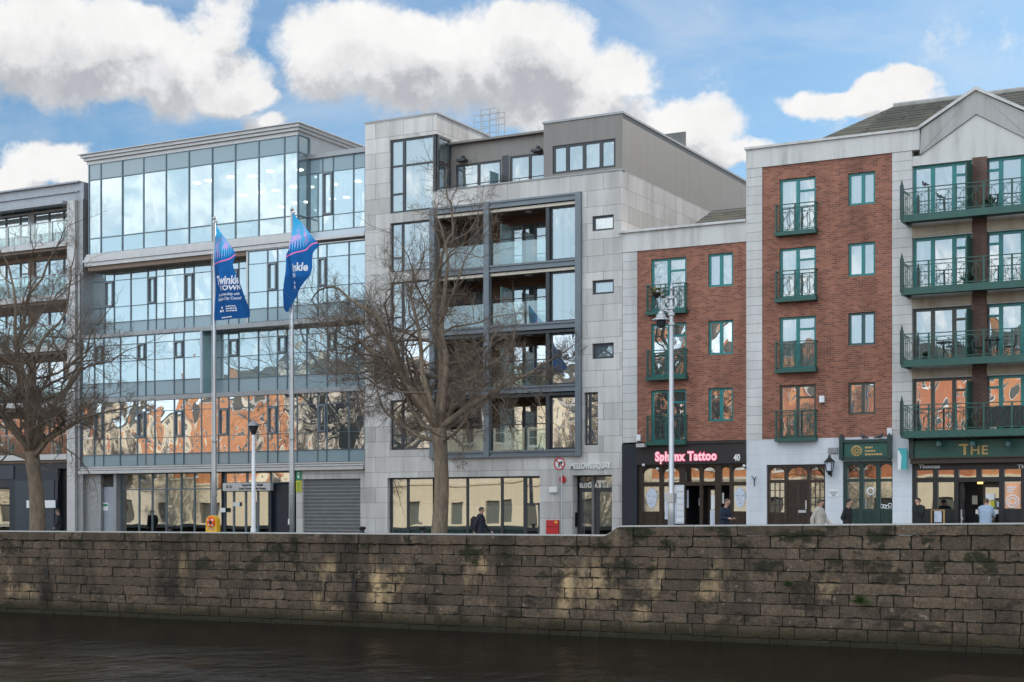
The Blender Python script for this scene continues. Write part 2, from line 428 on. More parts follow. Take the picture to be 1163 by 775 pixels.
M['paletop'] = weathered('worn_pale_coping', (.40,.39,.37), (.20,.185,.16), .6)
M['mortar'] = plain('dark_mortar_joint', (.028,.026,.02), .95, var=.4, scale=4)
def block(mb, x0, x1, y0, y1, z0, z1, ch=.02, zt=None, r=None, cap=False):
    """a weathered stone with worn, chipped arrises; zt gives a sloping top"""
    r = r or rnd
    za, zb = (z1, z1) if zt is None else zt
    top = lambda x: za+(zb-za)*(x-x0)/(x1-x0)
    w = x1-x0; nx = max(3, int(w/.16)); nz = 3
    def chip(): return abs(r.gauss(0, ch*.55)) + (r.uniform(.02,.05) if r.random() < .10 else 0)
    ring = []
    for i in range(nx): ring.append((x0+w*i/nx, z0, 0, 1))
    for i in range(nz): ring.append((x1, z0+(zb-z0)*i/nz, -1, 0))
    for i in range(nx): ring.append((x1-w*i/nx, top(x1-w*i/nx), 0, -1))
    for i in range(nz): ring.append((x0, za-(za-z0)*i/nz, 1, 0))
    n = len(mb.v); K = len(ring)
    cxm, czm = (x0+x1)/2, (z0+(za+zb)/2)/2
    for x, z, dx, dz in ring:
        c = chip(); corner = (abs(x-x0)<1e-6 or abs(x-x1)<1e-6) and (abs(z-z0)<1e-6 or abs(z-top(x))<1e-6)
        ox = dx*c if not corner else (1 if x<cxm else -1)*(ch*.4+c*.6)
        oz = dz*c if not corner else (1 if z<czm else -1)*(ch*.4+c*.6)
        mb.v.append((x+ox, y0+r.uniform(-.006,.006), z+oz))
    for x, z, dx, dz in ring: mb.v.append((x, y0+.035, z))
    for x, z, dx, dz in ring: mb.v.append((x, y1, z))
    mb.v.append((cxm+r.uniform(-.2,.2)*w, y0-r.uniform(.0,.018), czm)); cidx = len(mb.v)-1
    for i in range(K):
        j = (i+1) % K
        mb.f.append((n+i, n+j, cidx)); mb.m.append(0)
        mb.f.append((n+i, n+K+i, n+K+j, n+j)); mb.m.append(1)
        mb.f.append((n+K+i, n+2*K+i, n+2*K+j, n+K+j)); mb.m.append(1)
def river_wall():
    root = thing('quay_wall', (-30, YW+.2, WATER), 'long river wall of dark weathered limestone blocks with moss, stepping up before the tattoo shop', 'quay wall')
    r = random.Random(21)
    mb = MB(); xs = PX(704, YW)
    # regular courses up to the underside of the coping
    z = WATER-.55; hts = [.36,.33,.35,.30,.34,.31,.33,.30,.34,.31]
    k = 0; zc = .89-.36
    rows = []
    tot = zc - z; s = tot/sum(hts)
    for h in hts: rows.append((z, z+h*s)); z += h*s
    for i, (a, b) in enumerate(rows):
        x = XW0 + r.uniform(0,.6)
        while x < XW1:
            w = r.choice([.45,.6,.75,.9,1.05,1.25,1.5])*r.uniform(.85,1.15)
            y = YW + r.uniform(0,.035) + (.012 if r.random()<.12 else 0)
            g = r.uniform(.006,.018)
            if r.random() < .05: y += .022
            block(mb, x+g*.5, x+w-g*.5, y, YW+.3, a+g*.4, b-g*.4, r.uniform(.008,.022), r=r)
            x += w
    # right of the step: one extra thin course
    x = xs+.1
    while x < XW1:
        w = r.uniform(.8,1.5); zt0, zt1 = ztop(x)-.33, ztop(x+w)-.33
        block(mb, x+.009, x+w-.009, YW+r.uniform(0,.02), YW+.3, zc+.009, 0, .018, (zt0-.01, zt1-.01), r=r); x += w
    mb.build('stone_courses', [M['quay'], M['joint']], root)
    bk = MB(); bk.box(XW0, XW1, YW+.075, YW+.34, WATER-1.2, zc-.05); bk.box(xs+.2, XW1, YW+.08, YW+.3, zc-.05, .86)
    bk.build('mortar_core', M['mortar'], root)
    # coping stones with a worn pale top
    cp = MB(); x = XW0
    while x < XW1:
        w = r.uniform(1.2,2.3)
        if x < xs-1.3 and x+w > xs-1.3: w = xs-1.0-x
        if abs(x-(xs-1.0)) < .05:
            w = 1.45; n = 14                      # the swept stone that carries the coping up the step
            for i in range(n):
                a, b = x+.006+(w-.012)*i/n, x+.006+(w-.012)*(i+1)/n
                cp.face([(a,YW-.03,.53),(b,YW-.03,.53),(b,YW-.03,ztop(b)-.045),(a,YW-.03,ztop(a)-.045)])
                cp.face([(a,YW-.03,ztop(a)-.045),(b,YW-.03,ztop(b)-.045),(b,YW+.07,ztop(b)),(a,YW+.07,ztop(a))],2)
                cp.face([(a,YW+.07,ztop(a)),(b,YW+.07,ztop(b)),(b,YW+.55,ztop(b)),(a,YW+.55,ztop(a))],2)
                cp.face([(a,YW+.55,.3),(a,YW+.55,ztop(a)),(b,YW+.55,ztop(b)),(b,YW+.55,.3)])
        else:
            lo = .53 if x < xs else ztop(x)-.33
            block(cp, x+.006, x+w-.006, YW-.035+r.uniform(-.008,.008), YW+.55, lo+.004, 0, .022, (ztop(x+.006)-.045, ztop(x+w-.006)-.045), r=r, cap=True)
            a_, b_ = x+.006, x+w-.006; ya = YW-.03
            cp.face([(a_,ya,ztop(a_)-.044),(b_,ya,ztop(b_)-.044),(b_,YW+.07,ztop(b_)),(a_,YW+.07,ztop(a_))],2); cp.face([(a_,YW+.07,ztop(a_)),(b_,YW+.07,ztop(b_)),(b_,YW+.55,ztop(b_)),(a_,YW+.55,ztop(a_))],2)
            cp.face([(a_,YW+.55,ztop(a_)-.2),(a_,YW+.55,ztop(a_)),(b_,YW+.55,ztop(b_)),(b_,YW+.55,ztop(b_)-.2)],2)
        x += w
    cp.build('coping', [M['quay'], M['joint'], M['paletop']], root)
    par = MB(); n = 60
    for i in range(n):
        a = XW0+(XW1-XW0)*i/n; b = XW0+(XW1-XW0)*(i+1)/n
        par.face([(a,YW+.5,-.6),(b,YW+.5,-.6),(b,YW+.5,.6),(a,YW+.5,.6)])
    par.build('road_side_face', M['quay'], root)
    for px, py in ((53,652),(402,664)):
        X = PX(px,YW); zz = PZ(px,py,YW); d = MB()
        d.box(X-.09,X+.09,YW-.012,YW+.06,zz-.18,zz+.16); d.build('drain_shade_box', M['black'], root)  # solid black box stands in for the hole's dark inside, no opening cut
    return root
river_wall()

def sheet(name, pts_fn, x0, x1, y0, y1, mat, nx=40, kind='structure'):
    mb = MB()
    for i in range(nx):
        a = x0+(x1-x0)*i/nx; b = x0+(x1-x0)*(i+1)/nx
        mb.face([(a,y0,pts_fn(a)),(b,y0,pts_fn(b)),(b,y1,pts_fn(b)),(a,y1,pts_fn(a))])
    return tag(mb.build(name, mat), kind=kind)
sheet('pavement', lambda x: G(x), XW0, XW1, YW+.5, 46.8, M['paving'])
sheet('road', lambda x: G(x)-.12, XW0, XW1, 46.8, 54.2, M['asphalt'])
sheet('pavement', lambda x: G(x), XW0, XW1, 54.2, YF+1.5, M['paving'])
for nm, y in (('kerb', 46.8), ('kerb', 54.2)):
    mb = MB(); n = 50; s = 1 if y < 50 else -1
    for i in range(n):
        a = XW0+(XW1-XW0)*i/n; b = XW0+(XW1-XW0)*(i+1)/n; ya, yb = y-.13*s, y+.02*s
        mb.face([(a,yb,G(a)-.13),(b,yb,G(b)-.13),(b,yb,G(b)+.004),(a,yb,G(a)+.004)])
        mb.face([(a,ya,G(a)+.004),(b,ya,G(b)+.004),(b,yb,G(b)+.004),(a,yb,G(a)+.004)])
    tag(mb.build(nm, M['kerb']), kind='structure')
mk = MB(); x = XW0
while x < XW1:
    mk.face([(x,50.44,G(x)-.116),(x+2,50.44,G(x+2)-.116),(x+2,50.56,G(x+2)-.116),(x,50.56,G(x)-.116)]); x += 5
tag(mk.build('road_markings', M['white']), kind='structure')
# ground to the horizon behind and beside everything, well below the street so the river shows
gr = MB()
gr.face([(-900,YF+1.4,-.3),(900,YF+1.4,-.3),(900,1500,-.3),(-900,1500,-.3)])
gr.face([(-900,-900,-.02),(900,-900,-.02),(900,1.2,-.02),(-900,1.2,-.02)])
gr.face([(-900,1.2,-6),(900,1.2,-6),(900,1.2,-.02),(-900,1.2,-.02)])
tag(gr.build('ground', M['paving']), kind='structure')

def mk_water():
    t = NT('dark_river_water'); p = t.pos()
    a = t.noise(t.scaled(p,(.9,.38,1)), 1.0, 4, .6, .8); b = t.noise(t.scaled(p,(3.2,1.5,1)), 1.0, 4, .6, .5); c = t.noise(t.scaled(p,(.10,.16,1)), 1.0, 3)
    h = t.math('ADD', t.math('MULTIPLY',a,1.0), t.math('MULTIPLY',b,.38))
    h = t.math('MULTIPLY', h, t.ramp(c,.35,.62,.30,1.3))
    sy = t.n('ShaderNodeSeparateXYZ'); t.l(p, sy.inputs[0]); h = t.math('MULTIPLY', h, t.ramp(sy.outputs[1], 33, 42.5, 1.0, .22))
    df = t.n('ShaderNodeBsdfDiffuse'); df.inputs[0].default_value = (.020,.017,.013,1)
    gl = t.n('ShaderNodeBsdfGlossy'); gl.inputs['Roughness'].default_value = .06; gl.inputs['Color'].default_value = (.80,.74,.68,1)
    bp = t.n('ShaderNodeBump'); bp.inputs['Strength'].default_value = 1; bp.inputs['Distance'].default_value = .15; t.l(h, bp.inputs['Height']); t.l(bp.outputs[0], gl.inputs['Normal'])
    fr = t.n('ShaderNodeFresnel'); fr.inputs[0].default_value = 1.33; t.l(bp.outputs[0], fr.inputs['Normal'])
    mx = t.n('ShaderNodeMixShader'); t.l(t.math('MULTIPLY', fr.outputs[0], .50), mx.inputs[0]); t.l(df.outputs[0], mx.inputs[1]); t.l(gl.outputs[0], mx.inputs[2]); t.l(mx.outputs[0], t.out.inputs[0])
    return t.mat
w = MB(); w.face([(-900,1.2,WATER),(900,1.2,WATER),(900,YW+.3,WATER),(-900,YW+.3,WATER)])
tag(w.build('water', mk_water()), kind='structure')

# ================================================================== SKY, SUN, CAMERA
SUN_EL, SUN_AZ = R(30), R(8)
def build_world():
    W = bpy.data.worlds.new('World'); S.world = W; W.use_nodes = True
    t = NT.__new__(NT); t.t = W.node_tree; t.t.nodes.clear(); t.out = t.n('ShaderNodeOutputWorld')
    bg = t.n('ShaderNodeBackground'); bg.inputs[1].default_value = .1; t.l(bg.outputs[0], t.out.inputs[0])
    sky = t.n('ShaderNodeTexSky', sky_type='NISHITA'); sky.sun_disc = False; sky.sun_elevation = SUN_EL; sky.sun_rotation = SUN_AZ
    sky.air_density = 1.0; sky.dust_density = .4; sky.ozone_density = 1.6
    d = t.n('ShaderNodeTexCoord').outputs['Generated']
    # compass bearing (0 = the way the photograph looks) and height of the direction
    def dens(off):
        dv = t.n('ShaderNodeVectorMath', operation='ADD'); t.l(d, dv.inputs[0]); dv.inputs[1].default_value = (0,0,off)
        dd = dv.outputs[0]
        def dot(v):
            o = t.n('ShaderNodeVectorMath', operation='DOT_PRODUCT'); t.l(dd, o.inputs[0]); o.inputs[1].default_value = v; return o.outputs['Value']
        fx, fy = dot((CS,SN,0)), dot((-SN,CS,0))
        az = t.math('ARCTAN2', fx, fy)
        sp = t.n('ShaderNodeSeparateXYZ'); t.l(dd, sp.inputs[0]); el = t.math('ARCSINE', sp.outputs[2])
        P = t.n('ShaderNodeCombineXYZ'); t.l(az, P.inputs[0]); t.l(el, P.inputs[1]); P = P.outputs[0]
        wn = t.n('ShaderNodeTexNoise'); t.l(dd, wn.inputs['Vector']); wn.inputs['Scale'].default_value = 22; wn.inputs['Detail'].default_value = 5
        wv = t.n('ShaderNodeVectorMath', operation='MULTIPLY_ADD'); t.l(wn.outputs['Color'], wv.inputs[0]); wv.inputs[1].default_value = (.05,.035,0); wv.inputs[2].default_value = (-.025,-.0175,0)
        pw = t.n('ShaderNodeVectorMath', operation='ADD'); t.l(P, pw.inputs[0]); t.l(wv.outputs[0], pw.inputs[1]); P = pw.outputs[0]
        tot = None
        for px, py, rx, ry, wt in CLOUDS:
            u, v = (px-CX)/FPX, (HOR-py)/FPX; a = math.atan(u); e = math.atan(v*math.cos(a))
            s1 = t.n('ShaderNodeVectorMath', operation='SUBTRACT'); t.l(P, s1.inputs[0]); s1.inputs[1].default_value = (a,e,0)
            s2 = t.scaled(s1.outputs[0], (FPX/rx, FPX/ry, 0))
            ln = t.n('ShaderNodeVectorMath', operation='DOT_PRODUCT'); t.l(s2, ln.inputs[0]); t.l(s2, ln.inputs[1])
            b = t.math('MULTIPLY', t.math('MAXIMUM', t.math('SUBTRACT', 1.0, ln.outputs['Value']), 0.0), wt)
            tot = b if tot is None else t.math('ADD', tot, b)
        tot = t.math('MINIMUM', tot, 1.1)
        front = t.math('MULTIPLY', t.ramp(t.math('ABSOLUTE',az),.42,.62,1,0), t.ramp(el,.36,.5,1,0))
        n1 = t.noise(dd, 19, 10, .66); 
        nb = t.ramp(t.noise(t.scaled(dd,(1,1,2)), 3.2, 2), .44, .74)
        mass = t.math('ADD', t.math('MULTIPLY', tot, front), t.math('MULTIPLY', nb, t.math('SUBTRACT', 1.0, front)))
        return t.math('ADD', mass, t.math('MULTIPLY', t.math('SUBTRACT', n1, .5), 2.0)), n1, dd
    d0, n0, _ = dens(0.0); d1, n1, _ = dens(.022)
    mask = t.ramp(d0, .08, .62); mask = t.math('MULTIPLY', mask, t.math('MULTIPLY', mask, t.math('SUBTRACT', 3.0, t.math('MULTIPLY', mask, 2.0))))
    sh1 = t.ramp(d1, .40, 1.30, 0, .70); sh2 = t.ramp(t.math('SUBTRACT', d1, d0), -.12, .22, 0, .38)
    col = t.mix(t.math('ADD', sh1, sh2), (9.4,9.35,9.3), (5.0,5.2,5.6))
    detail = t.ramp(n1, .3, .7, 1.06, .92)
    vm = t.n('ShaderNodeVectorMath', operation='SCALE'); t.l(col, vm.inputs[0]); t.l(detail, vm.inputs['Scale']); col = vm.outputs[0]
    # clouds opposite the sun, lit full face, boosted further to brighten the fronts
    dt = t.n('ShaderNodeVectorMath', operation='DOT_PRODUCT'); t.l(d, dt.inputs[0]); dt.inputs[1].default_value = (-math.sin(SUN_AZ), -math.cos(SUN_AZ), 0)
    boost = t.ramp(dt.outputs['Value'], -.2, .8, 1, BACK)
    vb = t.n('ShaderNodeVectorMath', operation='SCALE'); t.l(col, vb.inputs[0]); t.l(boost, vb.inputs['Scale'])
    sk = t.mix(1.0, sky.outputs[0], SKYTINT, 'MULTIPLY')
    wisp = t.math('MULTIPLY', t.ramp(t.noise(t.scaled(d,(1,1,3.2)), 5.5, 8, .62, .6), .44, .78), .42); sk = t.mix(wisp, sk, (8.2,8.5,8.8))
    back_fill = t.ramp(dt.outputs['Value'], -.1, .7, 0, .75); sk = t.mix(back_fill, sk, BACK_FILL)  # bright pale fill added to the unseen sky behind, lifting the shaded fronts
    vs = t.n('ShaderNodeVectorMath', operation='SCALE'); t.l(sk, vs.inputs[0]); t.l(t.ramp(dt.outputs['Value'], -.2, .8, 1, SKYBACK), vs.inputs['Scale'])
    t.l(t.mix(mask, vs.outputs[0], vb.outputs[0]), bg.inputs[0])
BACK, SKYBACK, SKYTINT, BACK_FILL = 3.0, 1.0, (.70,.93,1.05), (17.4,21.4,24.2)
CLOUDS = [(60,55,150,82,1.0),(185,75,115,62,.95),(268,108,46,22,.9),(262,20,36,30,.6),
          (425,66,120,70,1.0),(540,72,115,78,1.0),(615,38,66,52,.8),(692,92,88,44,.95),(772,146,82,30,.9),(838,172,55,17,.8),(640,138,80,30,.8),
          (928,119,60,19,.9),(1000,110,74,22,1.0),(1022,93,48,19,.9),(65,187,76,25,.95),(12,206,40,20,.8),(300,138,38,12,.85)]
build_world()
sun = bpy.data.lights.new('sun', 'SUN'); sun.energy = 5.0; sun.angle = R(.5); sun.color = (1.0,.93,.83)
so = bpy.data.objects.new('sun', sun); COL.objects.link(so)
so.rotation_euler = Vector((math.sin(SUN_AZ)*math.cos(SUN_EL), math.cos(SUN_AZ)*math.cos(SUN_EL), math.sin(SUN_EL))).to_track_quat('Z','Y').to_euler()
so.location = (0,120,90)
cam = bpy.data.cameras.new('camera'); cam.sensor_width = 36; cam.lens = FPX/1163*36; cam.shift_y = (HOR-387.5)/1163; cam.clip_end = 4000; cam.clip_start = .1
co = bpy.data.objects.new('camera', cam); COL.objects.link(co); co.location = (0,0,EYE); co.rotation_euler = (R(90),0,YAW); S.camera = co
S.view_settings.view_transform = 'Standard'; S.view_settings.look = 'None'; S.view_settings.exposure = 0; S.view_settings.gamma = 1
S.cycles.max_bounces = 10; S.cycles.transparent_max_bounces = 16; S.cycles.glossy_bounces = 5; S.cycles.sample_clamp_indirect = 6
# ================================================================== GLASS OFFICE BUILDING (and its neighbour on the far side)
def shell(par, x0, x1, y0, y1, z0, z1, mat, name='rear_wall', roof=True):
    """back and side walls and a roof, so no daylight leaks through"""
    mb = MB()
    mb.face([(x0,y1,z0),(x1,y1,z0),(x1,y1,z1),(x0,y1,z1)])
    mb.face([(x0,y0,z0),(x0,y1,z0),(x0,y1,z1),(x0,y0,z1)]); mb.face([(x1,y0,z0),(x1,y1,z0),(x1,y1,z1),(x1,y0,z1)])
    mb.build(name, mat, par)
    if roof:
        r = MB(); r.box(x0,x1,y0,y1,z1-.25,z1-.02); r.build('roof', M['concrete'], par)

def curtain_wall(par, xs, zs, Y, gm, spand=(), oper=(), opm=None, skip=(), side=None, proud=.02, mw=.028, blind=None, name='curtain_wall'):
    """mullion grid plus one glazed bay per pair of mullions; spand: row numbers of opaque panels; oper: bays with a dark opening window"""
    mb = MB()
    for i, x in enumerate(xs): mb.box(x-mw/2, x+mw/2, Y-proud, Y+.1, zs[0], zs[-1])
    for j, z in enumerate(zs):
        for a, b in zip(xs, xs[1:]): mb.box(a+mw/2, b-mw/2, Y-proud*.6, Y+.09, z-mw/2, z+mw/2)
    w = mb.build(name, M['mullion'], par)
    for i, (a, b) in enumerate(zip(xs, xs[1:])):
        if i in skip: continue
        g = MB(); tl = [rnd.uniform(-.006,.006) for _ in range(2)]
        for j, (c, d) in enumerate(zip(zs, zs[1:])):
            e = [rnd.uniform(-.005,.005) for _ in range(3)]
            y = Y+.03
            g.face([(a,y+e[0]+tl[0],c),(b,y+e[1]+tl[1],c),(b,y+e[1]+e[2]+tl[1],d),(a,y+e[0]+e[2]+tl[0],d)], 1 if j in spand else 0)
        g.build('glass_bay', [gm, M['spandrel']], w)
        if i in oper and opm is not None:
            f = MB(); c, d = zs[opm], zs[opm+1]; t = .075
            f.box(a+.03,a+.03+t,Y-.08,Y+.02,c+.03,d-.03); f.box(b-.03-t,b-.03,Y-.08,Y+.02,c+.03,d-.03)
            f.box(a+.03+t,b-.03-t,Y-.078,Y+.018,c+.03,c+.03+t); f.box(a+.03+t,b-.03-t,Y-.078,Y+.018,d-.03-t,d-.03)
            f.build('opening_window', M['steelblue'], w)
        if blind and (blind is True or i in blind):
            k = rnd.uniform(.35,.62) if blind is True else blind[i]
            r0 = [j for j in range(len(zs)-1) if j not in spand]
            c, d = zs[r0[0]], zs[r0[-1]+1]
            bb = MB(); bb.face([(a+.05,Y+.3,d-(d-c)*k),(b-.05,Y+.3,d-(d-c)*k),(b-.05,Y+.3,d),(a+.05,Y+.3,d)])
            bb.build('roller_blind', M['blind'], w)
    return w

def floors(par, x0, x1, y0, zs, depth=11, back='room', lights=False):
    mb = MB()
    for z in zs: mb.box(x0, x1, y0, y0+depth, z-.3, z)
    mb.build('floor_slab', M['ceil'], par)
    b = MB(); b.face([(x0,y0+depth-.01,zs[0]),(x1,y0+depth-.01,zs[0]),(x1,y0+depth-.01,zs[-1]),(x0,y0+depth-.01,zs[-1])])
    x = x0+6
    while x < x1-3:
        b.box(x, x+.15, y0+3.5, y0+depth-.02, zs[0], zs[-1]-.3); x += 7.5
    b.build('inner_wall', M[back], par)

def office():
    P1 = YF+.75; P2 = YF+.8
    X = lambda p: PX(p, YF)
    root = thing('office_building', (X(250), YF, 0), 'wide glass fronted office block with tall boxed top storey behind the two flags', 'office building')
    zt = PZ(338,140.9,YF); z_t1 = PZ(338,153.2,YF); z_t2 = PZ(338,172.6,YF); z_t3 = PZ(323,246.5,YF); z_t4 = PZ(338,264,YF); z_sof = PZ(338,279,YF)
    # ---- top box
    bx = [X(p) for p in (101,114.5,138.8,163,188.6,214.5,240.9,267.2,293.8,323,338)]
    cwt = curtain_wall(root, bx, [z_t4,z_t3,z_t2,z_t1], YF, M['g_top'], spand=(2,), mw=.05)
    bl = MB()
    for a, b in zip(bx[1:], bx[2:-1]):
        bl.face([(a+.06,YF+.35,z_t2-(z_t2-z_t3)*.55),(b-.06,YF+.35,z_t2-(z_t2-z_t3)*.55),(b-.06,YF+.35,z_t2),(a+.06,YF+.35,z_t2)])
    ydeep = YF+.85
    xr = bx[-1]
    # glazed return of the box
    rt = MB(); rt.face([(xr+.02,YF,z_t4),(xr+.02,ydeep,z_t4),(xr+.02,ydeep,z_t1),(xr+.02,YF,z_t1)]); rt.build('glass_bay', M['g_top'], cwt)
    mbr = MB()
    for z in (z_t4,z_t3,z_t2,z_t1): mbr.box(xr-.02,xr+.06,YF+.1,ydeep,z-.03,z+.03)
    mbr.box(xr-.02,xr+.07,ydeep-.05,ydeep+.05,z_t4,z_t1); mbr.build('corner_mullion', M['mullion'], root)
    # roof fascia: three stepped bands all round
    fa = MB(); ybk = PYX(410, xr)+6
    x0 = bx[0]-.1
    hh = zt - z_t1
    for k, (a, b, pr) in enumerate(((0,.34,.02),(.36,.62,.14),(.64,.93,.24),(.93,1.0,.34))):
        fa.box(x0-pr, xr+pr, YF-pr, ybk, z_t1+hh*a, z_t1+hh*b)
    fa.build('roof_fascia', M['lightmetal'], root)
    sw = MB(); sw.box(xr-.3, xr+.02, ydeep+.05, ybk-.5, PZ(352,176,P2), z_t1-.002); sw.build('upper_side_wall', M['lightmetal'], root)
    # sill band and overhanging soffit of the box
    sb = MB(); h2 = z_t4 - z_sof
    for a, b, pr in ((.0,.30,.10),(.32,.55,.16),(.57,.80,.10),(.80,1.0,.05)):
        sb.box(x0-pr, X(415)-.05 if pr < .0 else xr+pr, YF-pr, P1+.2, z_sof+h2*a+.002, z_sof+h2*b)
    sb.build('sill_band', M['lightmetal'], root)
    so_ = MB(); so_.box(x0, X(279), YF+.02, P1+.15, z_sof-.22, z_sof-.002); so_.build('soffit', M['soffit'], root)
    # downlights on the top floor ceiling
    zc = z_t2-.05
    ce = MB(); ce.box(x0+.1, xr-.1, YF+.4, YF+13, zc, zc+.1); ce.build('ceiling', M['ceil'], root)
    r = random.Random(5)
    for i in range(7):
        for j in range(3):
            lx = X(170)+ (X(330)-X(170))*(i+.5)/7 + r.uniform(-.3,.3); ly = YF+2.6+j*3.4+r.uniform(-.3,.3)
            d = MB(); d.lathe(lx, ly, [(.17,zc-.05),(.17,zc-.004)], 10); d.build('downlight', M['downlight'], root)
    bwall = MB(); bwall.box(x0+.1, xr-.1, YF+13, YF+13.1, z_t4, z_t2); bwall.build('inner_wall', M['room'], root)
    fl = MB(); fl.box(x0+.1, xr-.1, YF+.15, YF+13, z_t4-.3, z_t4-.02); fl.build('floor_slab', M['room'], root)
    # ---- recessed glazing right of the box
    rx = [PX(p,P2) for p in (351.7,366.3,378.4,401.3,414.6)]
    rz = [PZ(352,264,P2),PZ(352,247,P2),PZ(352,198,P2),PZ(352,182,P2)]
    curtain_wall(root, rx, rz, P2, M['g_office'], spand=(2,), oper=(1,), opm=1)
    sp_ = MB(); sp_.box(rx[0], rx[-1], P2-.02, P2+.2, PZ(352,275.5,P2), rz[0]-.03); sp_.build('spandrel_panel', M['spandrel_pale'], root)
    lg = MB(); lg.box(xr+.2, X(415)-.02, YF-.06, P2+.1, PZ(352,278.5,P2), PZ(352,275.5,P2)-.003); lg.build('ledge', M['lightmetal'], root)
    cpn = MB(); cpn.box(rx[0]-.1, rx[-1], P2-.08, P2+6, rz[-1]+.03, rz[-1]+.25); cpn.build('roof_edge', M['midmetal'], root)
    # ---- storey grid
    GP = [92.8,107,117.5,136.4,155.8,165.4,175.5,197.6,208.4,228.6,248,259.6,282,303.7,315,337.3,360.8,371,396,415]
    g = [X(p) for p in GP]; nar = {1,4,7,10,13,16}
    i279, i229 = 12, 9
    # level 3
    L3 = [PZ(288,366,YF), PZ(288,351,YF), PZ(279,333,YF), PZ(279,301,YF), PZ(279,286.8,YF)]
    L3l = L3[:-1] + [z_sof-.22]
    curtain_wall(root, g[:i279+1], L3l, P1, M['g_office'], spand=(0,), oper=nar, opm=2)
    curtain_wall(root, g[i279:], L3, YF, M['g_office'], spand=(0,), oper={n-i279 for n in nar}, opm=2)
    e = MB(); e.box(g[i279]-.12, g[i279]-.03, YF, P1, L3[0], z_sof); e.build('corner_fin', M['lightmetal'], root)
    tb = MB(); tb.box(g[i279], g[-1]-.03, YF-.05, P1, L3[-1]+.03, z_sof-.004); tb.build('head_band', M['lightmetal'], root)
    z32 = L3[0]
    lb = MB(); lb.box(g[0], g[i279]-.13, YF-.06, P1+.1, z32-.22, z32-.03); lb.box(g[i229], g[-1]-.03, YF-.08, P1+.1, z32-.25, z32-.031); lb.build('ledge', M['midmetal'], root)
    # level 2
    L2 = [PZ(300,445,P1), PZ(300,428,P1), PZ(300,403,P1), PZ(300,383,P1), z32-.25]
    curtain_wall(root, g[:i229+1], L2, YF, M['g_office'], spand=(0,), oper=nar, opm=2)
    curtain_wall(root, g[i229:], L2, P1, M['g_office'], spand=(0,), oper={n-i229 for n in nar}, opm=2)
    rt = MB(); xx = g[i229]+.03
    rt.face([(xx,YF+.05,L2[0]),(xx,P1,L2[0]),(xx,P1,L2[-1]),(xx,YF+.05,L2[-1])]); rt.build('glass_return', M['frost'], root)
    e = MB(); e.box(xx-.06, xx+.05, YF-.06, YF+.05, L2[0], L2[-1]); e.build('corner_fin', M['spandrel_pale'], root)
    # level 1
    z21 = L2[0]
    lb = MB(); lb.box(g[0], g[-1]-.03, YF-.08, P1+.1, z21-.24, z21-.03); lb.build('ledge', M['midmetal'], root)
    L1 = [PZ(250,527,YF), PZ(250,513.7,YF), PZ(250,495,YF), PZ(250,464,YF), z21-.24]
    curtain_wall(root, g, L1, YF, M['g_low'], spand=(0,), oper=nar, opm=2)
    zb = PZ(250,536,YF)
    sb = MB()
    for a, b, pr in ((0,.45,.16),(.47,.75,.10),(.77,1,.05)): sb.box(g[0]-.1, g[-1]-.03, YF-pr, YF+.6, zb+(L1[0]-zb)*a+.001, zb+(L1[0]-zb)*b-.02)
    sb.build('sill_band', M['lightmetal'], root)
    jb = MB(); jb.box(g[0]-.16, g[0]-.04, YF-.1, P1+.3, zb, z_sof-.3); jb.box(g[-1]-.03,g[-1]+.03,YF-.1,YF+.3,zb,L1[-1]); jb.build('edge_fin', M['midmetal'], root)
    floors(root, g[0], g[-1], P1+.15, [0.02, zb+.3, z21, z32, z_sof-.02], 11)
    # a few curtains and blinds in the middle storeys
    for lv, plane, idx in ((L3,YF,(12,14,15,17)),(L2,P1,(14,16)),(L3l,P1,(6,8,10))):
        for i in idx:
            cu = MB(); a, b = g[i]+.08, g[i+1]-.08
            n = 14
            for k in range(n):
                p = lambda q: (a+(b-a)*q/n, plane+.35+.03*math.sin(q*2.1))
                (u,v),(s,t_) = p(k), p(k+1)
                cu.face([(u,v,lv[1]+.05),(s,t_,lv[1]+.05),(s,t_,lv[-1]-.05),(u,v,lv[-1]-.05)])
            cu.build('curtain', M['curtain'], root, True)
    # ---- ground floor
    gx = [X(p) for p in (93,108,130,150,165,181,198,213,232,246)]
    zg = zb-.02
    gz = [.05, PZ(165,551,YF), zg]
    cw = curtain_wall(root, gx[2:], [.05, PZ(150,556,YF), zg], YF+.5, M['g_shop'], mw=.06)
    pn = MB(); pn.box(gx[0]-.1,gx[1]+.15,YF+.25,YF+.5,0,zg); pn.box(gx[2]-.2,gx[2]-.03,YF+.15,YF+.6,0,zg); pn.build('grey_pier', M['midmetal'], root)
    dr = MB(); dr.box(gx[1]+.16,gx[2]-.21,YF+.45,YF+.55,0.02,PZ(118,553,YF)); dr.build('side_door', M['greywall'], root)
    dv = MB(); dv.box(PX(114.5,YF+.44),PX(123,YF+.44),YF+.43,YF+.447,PZ(118,580,YF),PZ(118,571,YF)); dv.build('door_notice', M['chalk'], root)
    dn = MB(); dn.box(PX(115.5,YF+.42),PX(122,YF+.42),YF+.42,YF+.428,PZ(118,575,YF),PZ(118,572.5,YF)); dn.build('door_notice_band', M['emerald'], root)
    fl_ = MB(); fl_.box(gx[1]+.16,gx[2]-.21,YF+.48,YF+.54,PZ(118,553,YF)+.02,zg); fl_.build('fanlight', M['roomdark'], root)
    # entrance
    ex = lambda p: PX(p, YF+.5)
    en = MB(); en.box(gx[-1]-.0,ex(254),YF+.35,YF+.55,0,zg); en.box(ex(309),ex(312.5),YF+.2,YF+.6,0,zg-.9); en.build('entrance_surround', M['navy'], root)
